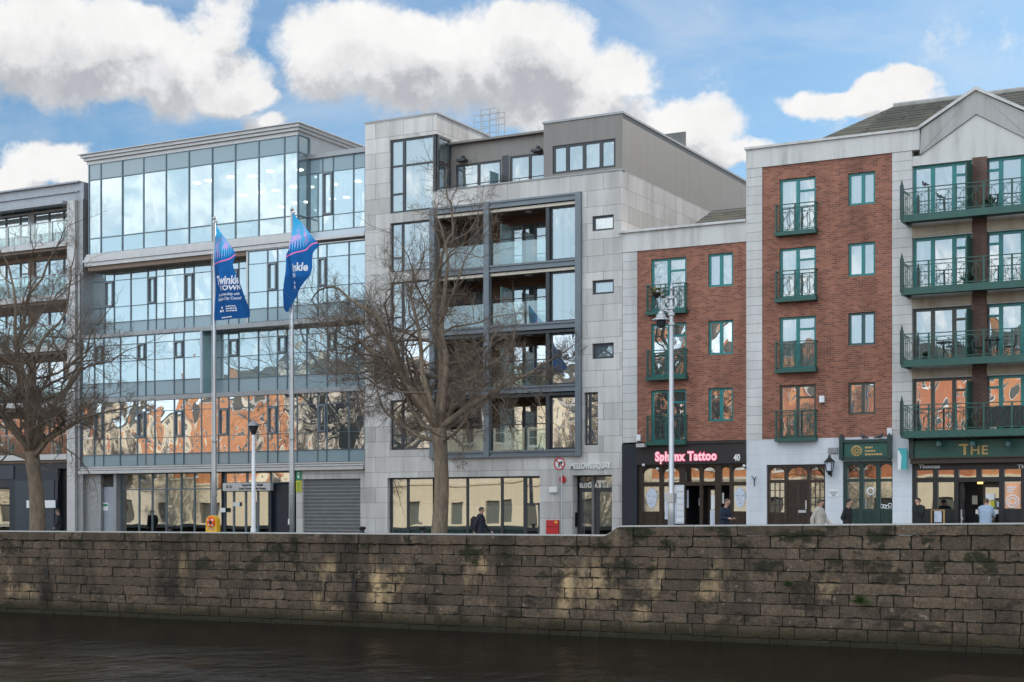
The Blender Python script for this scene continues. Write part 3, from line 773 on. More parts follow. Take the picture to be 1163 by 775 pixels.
    window(root, ex(254), ex(309), 0.05, PZ(280,557,YF), YF+.5, M['mullion'], M['g_shop'], (1,1.2,1.2,1.4), None, .06, name='entrance_doors')
    window(root, gx[-1]+.02, ex(335), PZ(280,549,YF), zg, YF+.5, M['mullion'], M['g_low'], (1,1,1), None, .06, name='entrance_fanlight')
    dd = MB(); dd.box(ex(312.5),ex(335.5),YF+.4,YF+.55,0.02,PZ(320,550,YF)); dd.box(ex(316),ex(331),YF+.37,YF+.399,0.1,PZ(320,562,YF)); dd.build('service_door', M['navy'], root)
    sg = MB(); sx0, sx1 = PX(253,YF+.05), PX(307,YF+.05); sz0, sz1 = PZ(280,557.5,YF), PZ(280,548.5,YF)
    sg.box(sx0,sx1,YF+.05,YF+.3,sz0,sz1); sgo = sg.build('entrance_sign', M['lightmetal'], root)
    tx = text_mb('Teach Rialtais Áitiúil', (sx0+sx1)/2+.35, sz0+.22, YF+.047, .11, align='CENTER', bold=.012); tx.build('lettering', M['black'], sgo)
    tx = text_mb('Local Government House', (sx0+sx1)/2+.35, sz0+.06, YF+.047, .11, align='CENTER', bold=.012); tx.build('lettering', M['black'], sgo)
    for k in (0,1):
        q = MB(); xq = sx0+.28+k*.2; q.ring((xq,YF+.046,sz0+.2),.055,.018,10,4); q.build('emblem', M['black'], sgo)
    nt = MB(); nt.box(ex(252.5),ex(258.5),YF+.33,YF+.348,PZ(255,582,YF),PZ(255,577,YF)); nt.box(ex(265.5),ex(273),YF+.44,YF+.46,PZ(269,575,YF),PZ(269,570.5,YF)); nt.build('door_notice', M['chalk'], root)
    # stone ground floor at the shutter
    x1, x2, x3 = X(335.5), X(342.5), X(408.5)
    zs1 = PZ(342,544.5,YF)
    st = MB(); st.wall(x1, X(415)-.03, 0, zb-.02, YF+.06, [(x2,x3,0,zs1)], .3); st.build('stone_facing', M['stone'], root)
    sh = MB(); n = 19; hz = zs1/n
    for k in range(n):
        z0 = k*hz; sh.face([(x2,YF+.24,z0),(x3,YF+.24,z0),(x3,YF+.15,z0+hz*.7),(x2,YF+.15,z0+hz*.7)]); sh.face([(x2,YF+.15,z0+hz*.7),(x3,YF+.15,z0+hz*.7),(x3,YF+.24,z0+hz),(x2,YF+.24,z0+hz)])
    sh.build('roller_shutter', M['midmetal'], root)
    pnl = MB(); px0, px1 = X(335.8), X(341.8); pnl.box(px0,px1,YF+.02,YF+.055,PZ(338,545.5,YF),PZ(338,534,YF)); po = pnl.build('green_plate', M['emerald'], root)
    a = MB(); a.lathe(0,0,[(.07,0),(.07,.01)],10); 
    pc = MB(); xm = (px0+px1)/2; zm = PZ(338,537.5,YF); pc.sphere((xm,YF+.015,zm),.05,.008,.05,6); pc.box(xm-.05,xm+.05,YF+.008,YF+.018,zm-.24,zm-.09); pc.build('pictogram', M['white'], po)
    py_ = MB(); py_.box(px0,px1,YF+.02,YF+.055,PZ(338,559,YF),PZ(338,546,YF)); pyo = py_.build('yellow_plate', M['limesign'], root)
    ln = MB()
    for k in range(4): ln.box(px0+.06,px1-.08,YF+.012,YF+.0195,PZ(338,549+k*2.5,YF)-.03,PZ(338,549+k*2.5,YF)+.01)
    ln.build('plate_lines', M['emerald'], pyo)
    shell(root, g[0]-.15, g[-1], P1+.3, YF+16, 0, z_sof-.01, M['midmetal'])
    bw2 = MB(); bw2.face([(x0,YF+.1,z_t4),(x0,YF+13,z_t4),(x0,YF+13,z_t1),(x0,YF+.1,z_t1)]); bw2.face([(xr,P2+6,z_t4),(g[-1],P2+6,z_t4),(g[-1],P2+6,rz[-1]+.03),(xr,P2+6,rz[-1]+.03)]); bw2.build('upper_rear_wall', M['midmetal'], root)
    return root
office()

M['navypanel'] = plain('navy_wall_panel', (.03,.04,.055), .4)
def left_block():
    X = lambda p: PX(p, YF); x0 = X(-150); x1 = X(78); xe = X(95)-.1
    root = thing('apartment_block', (X(30), YF, 0), 'slate topped apartment block with stacked balconies behind the bare tree at the office', 'apartment block')
    zt = PZ(95,206.5,YF); zb1 = PZ(71,228,YF)
    f = MB(); f.box(x0,xe,YF+.1,YF+15,zt-.85,zt); f.box(x0,xe-.3,YF-.0,YF+.12,zt-.45,zt-.38); f.box(x0,xe-.2,YF-.08,YF+15,zt,zt+.08); f.build('roof_fascia', M['slate'], root)
    cn = MB(); cn.box(x0,X(77),YF-.35,YF+.1,zt-1.05,zt-.9); cn.build('canopy', M['slate'], root)
    pr = MB(); pr.box(x1,X(87),YF-.12,YF+1.5,0,zt-.9); pr.build('pier', M['lightmetal'], root)
    pr = MB(); pr.box(X(87)+.01,xe,YF+.05,YF+1.5,0,zt-.86); pr.build('pier', M['midmetal'], root)
    zsl = [PZ(71,p,YF) for p in (516,456,392,334.5,274)]
    wz = YF+1.0
    for i, z in enumerate(zsl):
        s = MB(); s.box(x0,x1-.01,YF-.15,wz+.1,z-.28,z); s.build('balcony_slab', M['lightmetal'], root)
        s = MB(); s.box(x0,x1-.02,YF,wz,z-.42,z-.283); s.build('soffit', M['soffit'], root)
        top = zsl[i+1]-.42 if i+1 < len(zsl) else zt-.95
        bw = MB(); holes = []
        for k in range(7):
            a = x1-.5-(k+1)*3.1; holes.append((a+.15,a+2.85,z+.05,top-.22 if i<4 else top-.1))
        bw.wall(x0,x1,z,top,wz,holes,.2); bw.build('rear_wall', M['soffit'] if i < 4 else M['slate'], root)
        for h in holes[:5]:
            window(root,*h[:4],wz+.05,M['darkmetal'],M['g_office'] if i > 1 else M['g_low'],(1,1,.6),{2:[.7]},.06,curtain=((.0,.3),) if rnd.random()<.5 else None)
        gl = MB(); gl.face([(x0,YF-.1,z+.02),(x1-.05,YF-.1,z+.02),(x1-.05,YF-.1,z+1.0),(x0,YF-.1,z+1.0)]); go = gl.build('balustrade', M['g_rail'], root)
        hr = MB(); hr.box(x0,x1-.05,YF-.125,YF-.075,z+1.0,z+1.05)
        q = x0
        while q < x1-.1: hr.box(q,q+.04,YF-.14,YF-.105,z-.1,z+1.0); q += 1.55
        hr.build('handrail', M['midmetal'], go)
    # dark ground floor
    z0 = zsl[0]-.42
    gf = MB(); gf.wall(x0,x1,0,z0,YF+.1,[(X(-40),X(9),.6,PZ(0,554,YF)),(X(64),X(77),.02,z0-.3)],.3); gf.build('ground_floor', M['navy'], root)
    window(root,X(-40),X(9),.6,PZ(0,554,YF),YF+.2,M['shopbrown'],M['g_shop'],(1,1,1),None,.1,name='shop_window')
    k = MB(); k.box(X(64),X(77),YF+.4,YF+1.4,.02,z0-.3); k.build('doorway', M['black'], root)
    pl = MB()
    for a in (-60,16,40): pl.box(X(a),X(a+20),YF+.07,YF+.099,.15,z0-.9)
    pl.box(X(-60),X(16)-.1,YF+.05,YF+.099,z0-.8,z0-.1); pl.build('wall_panel', M['navypanel'], root)
    sg = MB(); sg.box(X(30),X(62.5),YF+.0,YF+.06,PZ(45,577,YF),PZ(45,568.5,YF)); sg.build('blank_sign', M['chalk'], root)
    shell(root, x0, xe, YF+2.2, YF+15, 0, zt-.1, M['roomdark'], 'side_wall')
    return root
left_block()
# ================================================================== GREY STONE APARTMENT BLOCK WITH LOGGIAS
M['film'] = mk_spandrel('frosted_window_film', (.34,.50,.50))
def stone_block():
    X = lambda p: PX(p, YC); Z = lambda px, py: PZ(px, py, YC)
    root = thing('stone_apartment_block', (X(560), YC, 0), 'grey limestone apartment block with framed glass loggias behind the central bare tree', 'apartment block')
    xL, xT, xR = X(414.6), X(491.5), X(706.7)
    xT2 = X(496)
    zT, zP = Z(414.6,140.9), Z(706.7,193)
    # --- front openings
    tw = (X(443), xT, Z(443,243), Z(443,159.6))
    rows = [(254,310),(321,378),(387,445),(455,511.5)]
    lw = [(X(443), X(489.3), Z(443,b), Z(443,a)) for a, b in rows]
    zb = [Z(660,p) for p in (509.7,435.7,363.5,293,218.4)]        # steel beams, top edge of the lowest first
    fx0, fx1 = X(489.8), X(661)
    big = (xT, fx1, zb[0]-.05, zb[4])
    sw = [(X(672.6), X(697), Z(672.6,b), Z(672.6,a), .18) for a, b in ((246,263),(319,335),(390.5,408))]
    nw = (X(663.5), X(679), Z(663,506), Z(663,446))
    sx = (X(440), X(613), .03, Z(440,543)); ent = (X(650), X(695), .03, Z(650,540), .5)
    wl = MB()
    wl.wall(xL, xT, 0, zT, YC, [tw]+lw+[(X(440), xT, sx[2], sx[3])], .22)
    wl.wall(xT, xT2, tw[3], zT, YC)
    wl.wall(xT, xR, 0, zP, YC, [big, nw, (xT, sx[1], sx[2], sx[3]), ent]+sw, .25)
    # tower return above the terrace
    ybk = PYX(556, xT2); yg = PYX(511, xT2)
    wl.face([(xT2,YC,tw[3]),(xT2,ybk,tw[3]),(xT2,ybk,zT),(xT2,YC,zT)])
    wl.face([(xT2,yg+.1,zP-.3),(xT2,ybk,zP-.3),(xT2,ybk,tw[3]),(xT2,yg+.1,tw[3])])
    # flank facing the low brick house
    ye = YC+24
    wl.face([(xR,YC,0),(xR,ye,0),(xR,ye,zP),(xR,YC,zP)])
    wl.build('stone_front', M['stone'], root)
    cp = MB(); cp.box(xL-.02,xT2+.04,YC-.03,ybk,zT,zT+.07); cp.box(xT2+.05,xR+.03,YC-.03,YC+.3,zP,zP+.05); cp.build('coping', M['midmetal'], root)
    lf = MB(); lf.face([(xL,YC,0),(xL,ye,0),(xL,ye,zT),(xL,YC,zT)]); lf.build('side_wall', M['stone'], root)
    # --- tower corner window, wrapping round onto the terrace
    window(root, tw[0], tw[1]+.12, tw[2], tw[3], YC+.06, M['darkmetal'], M['g_flat'], (1,2.35), {0:[.26,.64],1:[.64]}, .09, name='corner_window', curtain=((.0,.98),), )
    rw = MB(); zz0, zz1 = zP-.25, tw[3]
    for y in (YC+.18, yg): rw.box(xT2-.1, xT2+.01, y-.05, y+.05, zz0, zz1)
    for z in (zz0+.05, zz0+(zz1-zz0)*.58, zz1-.05): rw.box(xT2-.09, xT2+.008, YC+.23, yg-.05, z-.05, z+.05)
    rwo = rw.build('side_window', M['darkmetal'], root)
    gg = MB(); gg.face([(xT2-.05,YC+.1,zz0),(xT2-.05,yg,zz0),(xT2-.05,yg,zz1),(xT2-.05,YC+.1,zz1)]); gg.build('pane', M['g_flat'], rwo)
    cu = MB(); cu.face([(xT2-.35,YC+.3,zz0),(xT2-.35,yg-.1,zz0),(xT2-.35,yg-.1,zz1),(xT2-.35,YC+.3,zz1)]); cu.build('curtain', M['curtain'], rwo)
    # --- windows of the left column
    for i, h in enumerate(lw):
        window(root, *h, YC+.12, M['darkmetal'], M['g_flat'] if i < 2 else M['g_low'], (1,2.6), {0:[.3]}, .07, curtain=(((.3,.98),) if i in (0,2) else ((.0,.3),(.75,1))))
    for h in sw: window(root, *h[:4], YC+.1, M['darkmetal'], M['g_flat'], (1,), None, .09, name='small_window', curtain=((0,1),))
    window(root, *nw, YC+.12, M['darkmetal'], M['g_low'], (1,2), {0:[.35]}, .07, name='window')
    # --- steel frame of the loggias
    yb = YC-.16
    fr = MB(); bh = .30
    posts = [fx0+.12, X(554), fx1-.12]
    for x in posts: fr.box(x-.13, x+.13, yb, YC+.12, zb[0]-bh, zb[4])
    for z in zb:
        for a, b in zip(posts, posts[1:]):
            fr.box(a+.131, b-.131, yb+.03, YC+.14, z-.09, z-.01); fr.box(a+.131, b-.131, yb+.09, YC+.14, z-bh+.07, z-.091); fr.box(a+.131, b-.131, yb+.03, YC+.14, z-bh, z-bh+.07)
    fr.build('steel_frame', M['steelblue'], root)
    # --- loggia storeys
    yr = YC+2.0; xd = X(622.5)
    for i in range(4):
        z0, z1 = zb[i]-.02, zb[i+1]-bh
        sl = MB(); sl.box(fx0, fx1, YC+.15, YC+9, z0-.2, z0); sl.build('loggia_floor', M['concrete'], root)
        sf = MB(); sf.box(fx0+.02, xd-.02, YC+.16, yr+.2, z1-.03, z1+.05); sf.build('soffit', M['soffit'], root)
        hb = MB(); hb.box(posts[0]+.14, posts[1]-.14, YC-.02, YC+.2, z1-.16, z1-.04); hb.box(posts[1]+.14, posts[2]-.14, YC-.02, YC+.2, z1-.16, z1-.04); hb.build('blind_box', M['cream'] if i in (2,3) else M['darkmetal'], root)
        # rear timber wall with its doors
        x_m = X(554)
        pr_ = lambda p_: PX(p_, yr); holes = [(pr_(502), pr_(510), z0+.05, z1-.36), (pr_(531), pr_(552.5), z0+.05, z1-.34), (pr_(518), pr_(527), z0+.05, z1-.36), (pr_(580), pr_(620.5), z0+.05, z1-.34)]
        bw = MB(); bw.wall(pr_(490)-.8, xd, z0, z1, yr, holes, .15); bw.build('timber_wall', M['timber'], root)
        gm = M['g_flat'] if i > 1 else M['g_low']
        window(root, *holes[0], yr+.05, M['darkmetal'], gm, (1,), None, .06, name='loggia_window')
        window(root, *holes[1], yr+.05, M['darkmetal'], gm, (1,1), None, .07, name='loggia_door', curtain=((.05,.3),(.6,.98)) if i%2 else ((.1,.95),))
        window(root, *holes[2], yr+.05, M['darkmetal'], gm, (1,), None, .06, name='loggia_window')
        window(root, *holes[3], yr+.05, M['darkmetal'], gm, (1.1,1,1), None, .07, name='loggia_door', curtain=((.0,.45),(.7,.98)))
        sd = MB(); sd.box(fx0+.0, fx0+.04, YC+.15, yr-.01, z0, z1); sd.build('party_wall', M['timber'], root)
        sd = MB(); sd.box(xd, xd+.1, YC+.3, YC+9, z0, z1); sd.build('party_wall', M['timber'], root)
        sc = MB(); sc.box(x_m+.35, x_m+.39, YC+.5, yr-.3, z0+.1, z1-.55); sc.build('privacy_screen', M['frost'], root)
        for xx_ in ((x_m+xd)/2, (fx0+x_m)/2):
            lt = MB(); lt.lathe(xx_, YC+1.0, [(.16,z1-.09),(.16,z1-.032)], 12); lt.build('ceiling_lamp', M['white'], root)
        # glass balustrade
        for a, b in ((posts[0]+.15, posts[1]-.15), (posts[1]+.15, xd-.05)):
            gl = MB(); gl.face([(a,YC+.05,z0+.02),(b,YC+.05,z0+.02),(b,YC+.05,z0+.98),(a,YC+.05,z0+.98)]); go = gl.build('balustrade', M['g_rail'], root)
            hr = MB(); hr.tube([(a,YC+.12,z0+1.12),(b,YC+.12,z0+1.12)],.022,6); hr.tube([(a+.02,YC+.1,z0),(a+.02,YC+.1,z0+1.12)],.018,5); hr.tube([(b-.02,YC+.1,z0),(b-.02,YC+.1,z0+1.12)],.018,5); hr.build('handrail', M['darkmetal'], go)
        # tall fixed window on the right of each storey
        window(root, xd+.02, posts[2]-.14, z0+.02, z1-.17, YC+.16, M['darkmetal'], gm, (1,), None, .08, name='tall_window', curtain=((.05,.32),(.45,.6)) if i>1 else ((.0,.35),))
        bi = MB(); bi.box(xd-.12, xd+.04, YC+.02, YC+.28, z0, z1-.17); bi.build('steel_post', M['darkmetal'], root)
    # rooms behind
    fl = MB()
    for z in zb[:-1]: fl.box(xL+.05, fx0-.02, YC+.2, YC+7, z-.3, z)
    fl.box(xL+.05, xR-.05, YC+.35, YC+8, zb[4]-.28, zb[4]-.02)
    fl.build('floor_slab', M['ceil'], root)
    iw = MB(); iw.box(xL+.05, xR-.05, YC+7, YC+7.1, 0, zT-.3); iw.box(fx1+.3,fx1+.4,YC+.3,YC+7,0,zb[4]); iw.box(fx0-.1,fx0-.05,YC+.3,YC+7,0,zb[4]); iw.build('inner_wall', M['room'], root)
    # --- terrace storey: recessed windows and the flush box on the right
    yp = yg+.12; xB = X(616.8)
    zp1 = PZ(513,166,yp)
    pw = MB(); xa = xT2+.02; zf = zP-.6
    q = lambda p: PX(p, yp); zz = lambda px,py: PZ(px,py,yp)
    h1 = (q(517.7), q(569), zf+.3, zz(517,188)); h2 = (q(579), q(620.5), zf+.3, zz(579,178))
    pw.wall(xa, q(640), zf, zp1, yp, [h1, h2], .12); pw.box(xa, xB-.02, yp-.28, yp+10, zp1, zp1+.09); pw.build('terrace_wall', M['clad'], root)
    tp = MB(); tp.wall(q(569)+.06, q(579)-.06, zf, h1[3]+.15, yp-.02); tp.build('dark_panel', M['darkmetal'], root)
    window(root, *h1, yp+.03, M['darkmetal'], M['g_flat'], (1,1), None, .08, curtain=((.0,.5),(.52,.98)), name='terrace_window')
    window(root, *h2, yp+.03, M['darkmetal'], M['g_flat'], (1.2,1), None, .08, curtain=((.0,.3),), name='terrace_window')
    for px, py in ((527,181),(612,170)):
        b = MB(); xx, z_ = q(px), zz(px,py); b.box(xx-.22,xx+.22,yp-.35,yp-.05,z_-.14,z_-.04); b.box(xx-.05,xx+.05,yp-.2,yp,z_-.04,z_+.12); b.build('wall_lamp', M['darkmetal'], root)
    tf = MB(); tf.box(xT2, xR-.1, YC+.3, YC+20, zP-.75, zP-.6); tf.build('terrace_floor', M['concrete'], root)
    fs = MB(); fs.box(q(566), q(566)+.04, YC+.45, yp-.05, zP-.6, zP+.75); fs.build('privacy_screen', M['frost'], root)
    rl = MB(); zr = zP+.16
    for z in (zr, zr-.12): rl.tube([(xT2+.05,YC+.25,z+.05),(xB-.05,YC+.25,z+.05)],.02,5)
    k = xT2+.1
    while k < xB: rl.tube([(k,YC+.25,zP-.2),(k,YC+.25,zr+.05)],.016,4); k += 1.3
    rl.build('terrace_rail', M['darkmetal'], root)
    zB = Z(616.8,141)
    bx = MB(); wb = (X(627), X(698.5), Z(627,198), Z(627,166))
    bx.wall(xB, xR+.0, zP+.052, zB, YC+.05, [wb], .15)
    bx.face([(xB,YC+.05,zP-.6),(xB,ye,zP-.6),(xB,ye,zB),(xB,YC+.05,zB)])
    bx.face([(xR-.004,YC+.05,zP-.0),(xR-.004,ye,zP-.0),(xR-.004,ye,zB),(xR-.004,YC+.05,zB)])
    bx.build('roof_box', M['clad'], root)
    be = MB(); be.box(xB-.04,xR+.04,YC+.0,ye,zB,zB+.09); be.build('roof_edge', M['midmetal'], root)
    window(root, *wb, YC+.1, M['darkmetal'], M['g_flat'], (1,1.15,1.15,1), None, .1, curtain=((.02,.2),(.55,.7)), name='roof_window')
    # aerial frame on the tower roof
    ya = YC+9; ax0, ax1 = PX(538.5,ya), PX(563.5,ya); az0, az1 = PZ(550,160,ya), PZ(550,123.5,ya)
    ar = MB(); nx = [ax0, ax0+(ax1-ax0)*.3, ax0+(ax1-ax0)*.72, ax1]
    for y in (ya, ya+.9):
        for i, x in enumerate(nx): ar.tube([(x,y,az0-1),(x,y,az1-(.25 if i in(0,3) else 0)+( .2 if y>ya else 0))],.022,4)
        for f in (.15,.38,.6,.8,.97): ar.tube([(nx[0] if f<.7 else nx[1],y,az0+(az1-az0)*f),(nx[3] if f>.5 else nx[2],y,az0+(az1-az0)*f)],.018,4)
    for x in nx: ar.tube([(x,ya,az1-.25),(x,ya+.9,az1-.1)],.018,4)
    ar.build('roof_ladder_frame', M['midmetal'], root)
    # --- ground floor shop window and entrance
    gx0, gx1 = sx[0], sx[1]; zt = sx[3]; xd1 = X(593.5)
    window(root, gx0+.02, xd1, .25, zt, YC+.2, M['darkmetal'], M['g_shop'], (1,1.65,1.65,1.85,1.2), None, .07, name='shop_window')
    window(root, xd1, gx1, .03, zt, YC+.2, M['darkmetal'], M['g_shop'], (1,), {0:[.62]}, .09, name='shop_door')
    ss = MB(); ss.box(gx0,xd1,YC+.1,YC+.5,.03,.25); ss.build('shop_sill', M['midmetal'], root)
    fm = MB(); fm.face([(gx0+.1,YC+.32,.27),(xd1-.1,YC+.32,.27),(xd1-.1,YC+.32,zt*.60),(gx0+.1,YC+.32,zt*.60)]); fm.build('frosted_film', M['film'], root)
    ye_ = YC+.48
    window(root, ent[0]+.15, ent[1]-.01, .05, Z(660,556), ye_-.1, M['darkmetal'], M['g_shop'], (1,1), None, .11, name='entrance_doors')
    window(root, ent[0]+.15, ent[1]-.01, Z(660,556), ent[3], ye_-.1, M['darkmetal'], M['g_shop'], (1,), None, .06, name='entrance_fanlight')
    tx = text_mb('BLOCK A B C D', PX(675.5,ye_-.13), Z(672,553.2)-.02, ye_-.13, .20, align='CENTER', bold=.02, sx=.66, space=1.1); tx.build('lettering', M['white'], root)
    tx = text_mb('MELLOWES QUAY', X(648), Z(660,532.5), YC-.03, .24, bold=.02, sx=.68, depth=.05); tx.build('lettering', M['white'], root)
    bx = MB(); bx.box(X(625),X(633.5),YC-.12,YC-.005,Z(630,559.5),Z(630,553)); bx.build('junction_box', M['white'], root)
    al = MB(); xa_, za_ = X(639.6), Z(639.6,544.6); al.ring((xa_,YC-.05,za_),.12,.04,14,6); al.sphere((xa_,YC-.03,za_),.11,.05,.11,5); al.build('alarm_bell', M['red'], root)
    cd = MB(); cd.tube([(X(637),YC-.03,0.03),(X(637),YC-.03,Z(637,551))],.02,5); cd.build('conduit', M['midmetal'], root)
    kp = MB(); kp.box(ent[0]-.003,ent[0]+.05,YC+.25,YC+.4,1.0,1.6); kp.build('entry_phone', M['black'], root)
    rc = MB(); a, b = X(621.5), X(635.3); rc.box(a,b,YC-.1,YC-.004,.45,Z(628,591)); rco = rc.build('fire_inlet_box', M['red'], root)
    yl = MB(); yl.box(b-.17,b-.04,YC-.108,YC-.102,Z(628,594.5),Z(628,592)); yl.build('warning_label', M['yellow'], rco)
    hd = MB(); hd.box(a+.04,b-.04,YC-.106,YC-.101,Z(628,598.5),Z(628,598)); hd.build('door_seam', M['black'], rco)
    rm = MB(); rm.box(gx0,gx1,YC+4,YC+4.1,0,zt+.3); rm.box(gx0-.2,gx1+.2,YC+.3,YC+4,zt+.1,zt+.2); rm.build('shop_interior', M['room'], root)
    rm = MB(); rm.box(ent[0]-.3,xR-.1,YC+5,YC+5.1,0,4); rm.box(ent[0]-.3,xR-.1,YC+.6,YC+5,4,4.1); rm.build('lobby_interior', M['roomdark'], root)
    bk = MB(); bk.face([(xL,ye,0),(xR,ye,0),(xR,ye,zP),(xL,ye,zP)]); bk.box(xL,xR-.1,YC+10,ye,zP-.4,zP-.1); bk.box(xL,xT2-.02,YC+.1,ybk,zT-.3,zT-.05); bk.face([(xL,ybk,zP-.5),(xT2,ybk,zP-.5),(xT2,ybk,zT),(xL,ybk,zT)]); bk.box(xB+.05,xR-.05,YC+.2,ye-.1,zB-.2,zB-.05); bk.box(xT2,xB,yp+.2,yp+10,zp1-.3,zp1-.02); bk.face([(xB,ye,zP-.5),(xR,ye,zP-.5),(xR,ye,zB),(xB,ye,zB)]); bk.box(xT2,xB,yp+7,yp+7.1,zP-.6,zp1); bk.box(xB,xR-.1,YC+6,YC+6.1,zP-.6,zB-.2)
    bk.build('roof', M['concrete'], root)
    return root
stone_block()

# ================================================================== BRICK HOUSES
def rail_panel(mb, x0, x1, y, z0, z1, motif=True, dense=.15):
    """one panel of iron railing: uprights with interlaced hoops"""
    t = .011
    mb.box(x0,x1,y-.02,y+.02,z1-.035,z1); mb.box(x0,x1,y-.012,y+.012,z0+.05,z0+.075); mb.box(x0,x1,y-.010,y+.010,z1-.16,z1-.14)
    mb.box(x0,x0+.035,y-.018,y+.018,z0,z1); mb.box(x1-.035,x1,y-.018,y+.018,z0,z1)
    w = x1-x0; cx = (x0+x1)/2; cz = (z0+z1-.08)/2; r = min(w*.46, (z1-z0-.24)/2)
    mb.ring((cx,y,cz),r,t,22,4)
    for s in (-1,1):
        mb.ring((cx+s*w*.5,y,cz),w*.42,t,14,4,a0=(math.pi/2 if s>0 else -math.pi/2),a1=(1.5*math.pi if s>0 else math.pi/2),ry=(z1-z0-.24)/2)
        mb.tube([(cx+s*w*.22,y,z0+.06),(cx+s*w*.22,y,z1-.15)],t,4)
    mb.tube([(x0+.02,y,z0+.07),(x1-.02,y,z1-.15)],t*.8,4)
def juliet(par, x0, x1, z0, z1, Y, proj=.3, n=2):
    b = MB(); b.box(x0-.1,x1+.1,Y-proj-.04,Y+.02,z0-.14,z0); bo = b.build('balconette', M['green'], par)
    r = MB(); w = (x1-x0+.14)/n
    for i in range(n): rail_panel(r, x0-.07+w*i, x0-.07+w*(i+1), Y-proj, z0, z1)
    for x in (x0-.07, x1+.07):
        r.box(x-.018,x+.018,Y-proj,Y,z1-.035,z1); r.box(x-.014,x+.014,Y-proj,Y,z0+.05,z0+.08)
        for k in (.33,.66): r.box(x-.01,x+.01,Y-proj*k-.01,Y-proj*k+.01,z0,z1)
    r.build('railing', M['green'], bo)
    return bo
def arched_pane(gl, fr, x0, x1, z0, z1, Y, arch=True):
    """glass with a round head set in a wooden spandrel"""
    w = x1-x0; r = min(w/2, z1-z0); zc = z1-r*.75; n = 12
    pts = [((x0+x1)/2-math.cos(math.pi*i/n)*w/2, zc+math.sin(math.pi*i/n)*(z1-zc)) for i in range(n+1)]
    gl.face([(x0,Y,z0)]+[(x1,Y,z0)]+[(x,Y,z) for x,z in pts[::-1]])
    for (xa,za),(xb,zb) in zip(pts,pts[1:]):
        fr.face([(xa,Y-.03,za),(xb,Y-.03,zb),(xb,Y-.03,z1+.02),(xa,Y-.03,z1+.02)])
        fr.face([(xa,Y-.03,za),(xb,Y-.03,zb),(xb,Y+.01,zb),(xa,Y+.01,za)])
def panelled(mb, x0, x1, z0, z1, Y, n=1, rows=1):
    mb.box(x0,x1,Y,Y+.06,z0,z1)
    w = (x1-x0)/n; h = (z1-z0)/rows
    for i in range(n):
        for j in range(rows):
            a, b, c, d = x0+w*i+.09, x0+w*(i+1)-.09, z0+h*j+.08, z0+h*(j+1)-.08
            for q in ((a,b,c,c+.03),(a,b,d-.03,d)): mb.box(q[0],q[1],Y-.025,Y,q[2],q[3])
            mb.box(a,a+.03,Y-.024,Y,c+.03,d-.03); mb.box(b-.03,b,Y-.024,Y,c+.03,d-.03)
            mb.box(a+.1,b-.1,Y-.015,Y,c+.1,d-.1)
X = lambda p: PX(p, YD)
Z = lambda px, py: PZ(px, py, YD)

